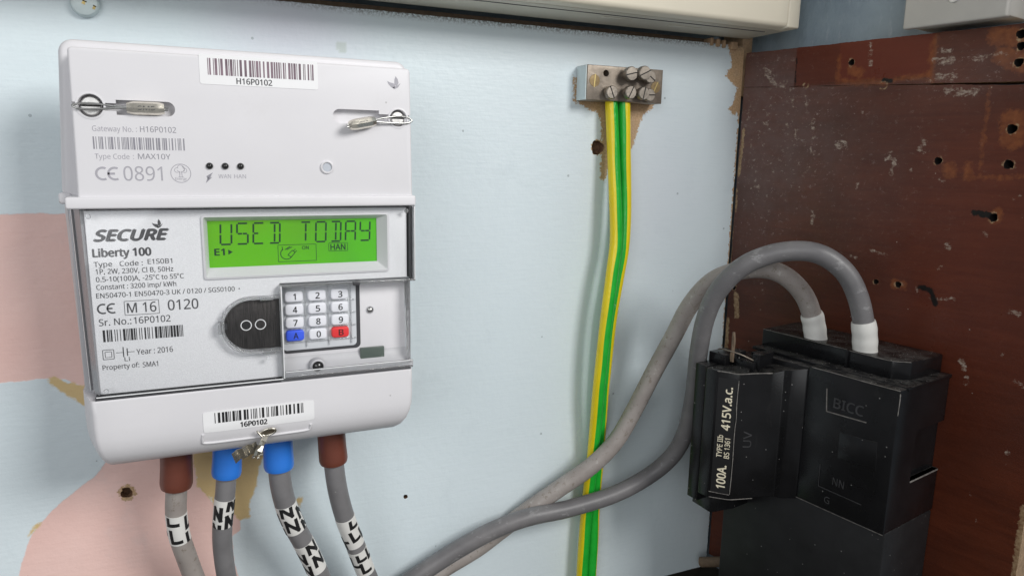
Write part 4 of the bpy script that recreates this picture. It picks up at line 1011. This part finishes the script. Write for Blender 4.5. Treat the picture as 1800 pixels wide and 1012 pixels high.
prism_z('carrier_skirt', [(44.5, 40), (44.5, 74.0), (60, 76), (64, 60), (64, 40)], -203, -190, 'bakelite', fc, .5)
# label on the slanted front strip, lettering reading upwards
def strip_xf(u, w, dd):     # u: across strip 0..12 ; w: height
    a, b = Vector((61.2, 80.1)), Vector((71.3, 74.6)); L = (b - a).length; n_ = Vector((b.y - a.y, -(b.x - a.x))).normalized() * -1
    q = a + (b - a) * (u / L) + n_ * dd
    return (q.x, q.y, w)
def strip_quad(name, u0, u1, z0, z1, dd, m, parent): return finish(name, me_from([V(*strip_xf(u, z, dd)) for u, z in ((u0, z0), (u1, z0), (u1, z1), (u0, z1))], [(0, 1, 2, 3)]), m, parent, None)
rl = strip_quad('rating_label', .8, 11.0, -187.5, -119.5, .12, 'label_black', fc)
def up_text(s, u_base, h, z0, z1, bold):
    return text('label_text', s, z0, z1, 0, h, .2, 'label_ink', rl, bold, 0, xf=lambda x, z, dd: strip_xf(u_base - z, x, dd))
up_text('415V.a.c.', 8.8, 4.6, -149.5, -124.5, .012); up_text('100A.', 8.6, 4.8, -184.5, -170.5, .012)
up_text('TYPE IIb', 5.6, 2.9, -166.0, -152.8, .006); up_text('BS 1361', 9.6, 2.8, -166.0, -154.2, .006)
def lines_on(name, segs, m, parent):       # raised mould lines on the front of the main block: (s0,z0,s1,z1,width)
    bm = bmesh.new()
    for s0, z0, s1, z1, w in segs: slab_bm(bm, seg(s0, z0, s1, z1, w), 50.2, 50.85)
    return finish(name, bm_out(bm), m, parent, 30)
lines_on('name_frame', [(108.8, -117.8, 109.9, -130, .45), (109.9, -130, 131.5, -129.2, .45)], 'rub_edge', mbk)
text('embossed_name', 'BICC', 113.4, 129.4, -126.8, 5.2, 50.62, 'emboss_black', mbk, .006, extr=.12)
slab('raised_panel', [(118.2, -139.0), (138.3, -137.4), (139.0, -152.6), (118.4, -153.2)], 50.2, 50.75, 'bakelite', mbk, .3, 2)
lines_on('mould_line', [(109.7, -172.3, 133.7, -172.8, .35), (109.4, -160, 109.7, -172.3, .2)], 'emboss_black', mbk)
text('embossed_mark', 'NN', 117.2, 123.5, -168.5, 4.2, 50.56, 'emboss_black', mbk, 0, extr=.05); text('embossed_mark', 'G', 113.6, 116.6, -180.0, 3.6, 50.56, 'emboss_black', mbk, 0, extr=.05)
def uv_xf(x, z, dd):
    a, b = Vector((71.5, 74.5)), Vector((82, 60)); n_ = Vector((.81, .587)); q = a + (b - a) * (x / (b - a).length) + n_ * dd; return (q.x, q.y, z)
text('embossed_mark', 'UV', -158.5, -149.0, 0, 4.6, .12, 'emboss_black', fc, .0, xf=lambda x, z, dd: uv_xf(9.5 - z, x, dd))
# top terminal cap, in two steps, with the cable entries
cap_ = prism_z('terminal_cap', [(56, .4), (56, 35.5), (109.5, 36.0), (110.2, 37.2), (134, 37.2), (140.5, 31), (141.5, 20), (141.5, .4)], -108.4, -98.4, 'bakelite', co, .9)
cut(cap_, [finish('cutter', me_from(*tube_data(Path([(s, 28, -106), (s, 28, -101), (s, 28, -96)], 4), 7.0, 24)), 'bakelite') for s in (86.3, 115.5)])
box('cap_rib', (109.6, 111.2, 35, 38.4, -108.4, -98.2), 'bakelite', cap_, .4)
box('bridge', (60, 99, .3, 50.2, -120, -109.6), 'bakelite', co, .4)
box('cap_ledge', (56, 147, .3, 44, -109.8, -107.9), 'bakelite', co, .4)
def edge_line(name, pts, r, parent):
    pa = Path(pts, 6); vs_, fs = tube_data(pa, r, 6, rfun=lambda a: r * (.55 + .45 * abs(math.sin(a * 1.7)) * (.6 + .4 * math.sin(a * .43 + 1))))
    return finish(name, me_from(vs_, fs), 'rub_edge', parent, 60)
edge_line('worn_edge', [(61, 80.2, -116.2), (66, 77.5, -116.1), (71.5, 74.5, -116.2), (77, 67.2, -115.5), (82, 60, -115.2)], .38, fc)
edge_line('worn_edge', [(61.2, 79.9, -191.2), (66, 77.5, -190.8), (71.3, 74.8, -190.2), (75, 70, -189.6), (79, 64.4, -188.9)], .34, fc)
edge_line('worn_edge', [(71.6, 74.6, -120), (71.5, 74.8, -134), (71.7, 74.5, -142), (71.5, 74.8, -150), (71.6, 74.6, -170), (71.4, 74.8, -187)], .30, fc)
edge_line('worn_edge', [(61.0, 80.3, -187.8), (66, 77.9, -187.6), (71.2, 74.9, -187.4)], .25, fc)
edge_line('worn_edge', [(146.2, 50.3, -110), (146.3, 50.3, -114), (146.2, 50.4, -121)], .3, mbk)
edge_line('worn_edge', [(99, 50.4, -108.8), (115, 50.3, -108.7), (130, 50.4, -108.8), (146, 50.2, -108.7)], .24, mbk)
edge_line('worn_edge', [(110.2, 37.2, -98.6), (122, 37.3, -98.6), (133.5, 37.2, -98.6), (140.3, 31.2, -98.6)], .2, cap_)
edge_line('worn_edge', [(56.2, 35.4, -98.7), (75, 35.8, -98.6), (92, 35.9, -98.7), (109, 36.0, -98.6)], .2, cap_)
edge_line('worn_edge', [(97.3, 50.9, -183.8), (115, 50.5, -184.1), (131, 50.5, -184.1), (146, 50.4, -184.1)], .2, mbk)
# hinge and handle lugs on top of the carrier
hb = boxes('carrier_lug', [(46, 58, 56, 70, -116, -109.5), (60, 74, 52, 66, -116, -110.6), (58, 64, 60, 66, -116, -106.5)], 'bakelite', fc, .5)
prism_z('lug_fin', [(70, 50), (75, 50), (76, 64), (71, 64)], -116, -106, 'bakelite', hb, .5)
tw = thing('seal_wire', 'dusty twisted seal wire standing on top of the black fuse carrier', 'seal wire', (62, 68, -108))
wires('wire_loop', [[(49, 66, -108.6), (54, 70, -106.5), (61, 72, -105.6), (68, 70, -106.5), (72, 64, -109.8)]], .4, 'nickel', tw)
wires('wire_tail', [[(62, 70, -112), (61.7, 70.2, -108), (62.3, 70.3, -105), (62.0, 70, -100), (62.2, 70.2, -95)], [(62.8, 70, -112), (62.6, 69.7, -105), (63.0, 70, -100), (62.3, 70, -95)]], .7, 'stub_wood', tw)
FR[0] = I4

# ================================================================== SUPPLY CABLES
def supply(label, pts, r, m, s0, up, rs):
    t = thing('supply_cable', label, 'cable', pts[0], 'grey supply cables looping into the black cut-out')
    pa = Path(pts, 12); tube('sheath', None, r, m, t, 26, path=pa)
    vs_, fs = tube_data(pa, rs, 26, a0=s0, a1=up, step=1.2, rfun=lambda a: rs + .12 * math.sin(a * .9) - (.3 if a > up - .6 else 0))
    finish('sleeve', me_from(vs_, fs), 'white_sleeve', t, 50); return t
A0, A1 = bw(86.5, 27.5, -109), bw(86, 28.5, -99)
Lp = [A0, A1, (312.8, 88.5, -86.5), (305.9, 87, -73.3), (295.4, 83, -63.2), (285.3, 76, -59.7), (272.5, 68, -62.2), (266.3, 56, -70.1), (261.5, 45, -85.6), (257.5, 37, -105.1), (250.7, 29, -128.7), (240.6, 23, -156.3), (229.8, 22, -173.8), (214.6, 20, -188.3), (193.4, 16, -202.2), (174.8, 11, -215.5), (159.6, 7, -227.3), (145.1, 6, -236.2), (126.6, 7, -242.8), (106.8, 8, -249.8), (87.7, 9, -257.3), (66, 9, -268), (40, 11, -284), (22, 14, -303)]
B0, B1 = bw(115.6, 28.5, -109), bw(115.4, 29.5, -99)
Bp = [B0, B1, (317.3, 119, -85.7), (313.3, 117, -70.6), (307.5, 113, -58.0), (298.4, 107, -49.5), (288.7, 100, -46.8), (277.2, 90, -49.5), (266.8, 80, -57.6), (260.6, 70, -72.2), (259.9, 62, -89.3), (263.2, 54, -111.8), (268.3, 46, -139.2), (270.6, 38, -166.1), (266.0, 32, -184.8), (253.1, 26, -199.0), (229.5, 24, -208.1), (198.5, 22, -212.8), (172.5, 20, -214.3), (151.0, 18.5, -218.8), (130.1, 17, -226.9), (110.0, 15, -237.3), (93.8, 12, -247.9), (74, 10, -262), (52, 20, -280), (36, 24, -303)]
supply('worn taupe grey cable looping lower, into the left white sleeve of the cut-out', Lp, 5.25, 'cable_taupe', 5.5, 25.0, 6.1)
supply('darker smooth grey cable arching highest, into the right white sleeve of the cut-out', Bp, 5.25, 'cable_grey_worn', 5.5, 27.0, 6.2)

# ================================================================== CONSUMER UNIT, JUNCTION BOX, SMALL THINGS
cu = thing('consumer_unit', 'cream plastic consumer unit enclosure along the top of the backboard', 'consumer unit', (130, 0, 74.5))
box('back_shell', (-120, 326.4, 1, 34.6, 74.6, 190), 'cream_shell', cu, 1.2)
def lid():
    prof = [(35.0, 75.0), (41.2, 75.2), (43.2, 76.0), (44.0, 78.0), (44.3, 120), (44.3, 190), (35, 190)]
    vs_, fs = [], []
    for x in (-120, 318.4):
        vs_ += [V(x, d, z) for d, z in prof]
    n = len(prof)
    for i in range(n): fs.append((i, (i + 1) % n, n + (i + 1) % n, n + i))
    fs += [tuple(range(n))[::-1], tuple(range(n, 2 * n))]
    bm = bmesh.new(); me = me_from(vs_, fs); bm.from_mesh(me); bpy.data.meshes.remove(me)
    return finish('lid', bm_out(bm), 'cream_plastic', cu, 50)
lid()
box('end_cap', (318.7, 327.6, 20, 44.4, 75.0, 190), 'cream_plastic', cu, 1.0, 3)
box('bottom_groove', (60, 316, 28.8, 29.2, 74.3, 74.64), 'dark_gasket', cu, 0)
for _k in ((208, 226, 20, 24, 74.3, 74.63), (254, 276, 17, 21, 74.3, 74.63)): box('knockout_mark', _k, 'cream_shell', cu, .1)
btn = thing('timber_batten', 'split bare timber batten poking out under the cream consumer unit', 'batten', (300, -12, 66))
box('rail', (20, 312, -14, -6, 60, 74.0), 'stub_wood', btn, .4)
for x, z, w in ((299, 72.5, 2.0), (303.5, 72.2, 2.6), (308.5, 71.8, 2.2), (315, 71.2, 5.0)):
    box('splinter', (x, x + w, -8, 1.5, z - 3.5, z + 1.2), 'bare_timber', btn, .5)
pst = box('wall_batten', (327.5, 335.5, -22, -3, 40, 92), 'bare_timber', None, .4)
tag(pst, 'short bare timber strip standing in the corner beside the cream unit', 'batten')
FR[0] = MB_
jb = thing('junction_box', 'grey plastic junction box with a slotted screw above the brown board', 'junction box', (130, -18, 67))
box('back_box', (106.5, 152.5, -17.5, 6.5, 67.6, 140), 'box_grey', jb, 1.2)
box('front_plate', (105.6, 153.4, 6.5, 10.4, 66.6, 141), 'box_grey', jb, 1.1, 3)
js = lathe('screw', 129.4, 78.6, [(2.7, 10), (2.7, 10.7), (2.3, 11.2), (.01, 11.4)], 'steel', jb, 22); boxes('screw_slot', [(127, 131.8, 11.2, 11.5, 78.2, 79.0)], 'dark_slot', js, 0)
FR[0] = I4
ps = thing('painted_screw', 'large slotted screw head painted over blue at the top of the wall', 'screw', (-40.2, 0, 61))
lathe('head', -40.2, 61.2, [(5.7, -.2), (5.8, 2.0), (5.0, 3.8), (2.8, 4.8), (.01, 5.0)], 'screw_paint', ps, 28)
ang = -.42; _c, _s = math.cos(ang), math.sin(ang)
for w, d, m_ in ((.85, 5.06, 'brass_slot'), ):
    finish('slot', me_from([V(-40.2 + a * 4.6 * _c - b * w * _s, d - .9 * abs(a) * .9, 61.2 + a * 4.6 * _s + b * w * _c) for a, b in ((-1, -1), (0, -1), (0, 1), (-1, 1), (1, -1), (1, 1))], [(0, 1, 2, 3), (1, 4, 5, 2)]), m_, ps, None)
    finish('slot_edge', me_from([V(-40.2 + a * 4.6 * _c - b * _s, d + .03 - .9 * abs(a) * .9, 61.2 + a * 4.6 * _s + b * _c) for a, b in ((-1, .35), (0, .35), (0, .8), (-1, .8), (1, .35), (1, .8))], [(0, 1, 2, 3), (1, 4, 5, 2)]), 'dark_slot', ps, None)
p0, p1 = bw(8, 16, -281), bw(60, 2, -258)
tg = tube('dowel_stub', [p0, tuple((Vector(p0) + Vector(p1)) / 2), p1], 3.6, 'stub_wood', None, 16, 4)
tag(tg, 'short dirty wooden stub poking out beneath the black cut-out', 'wooden stub')
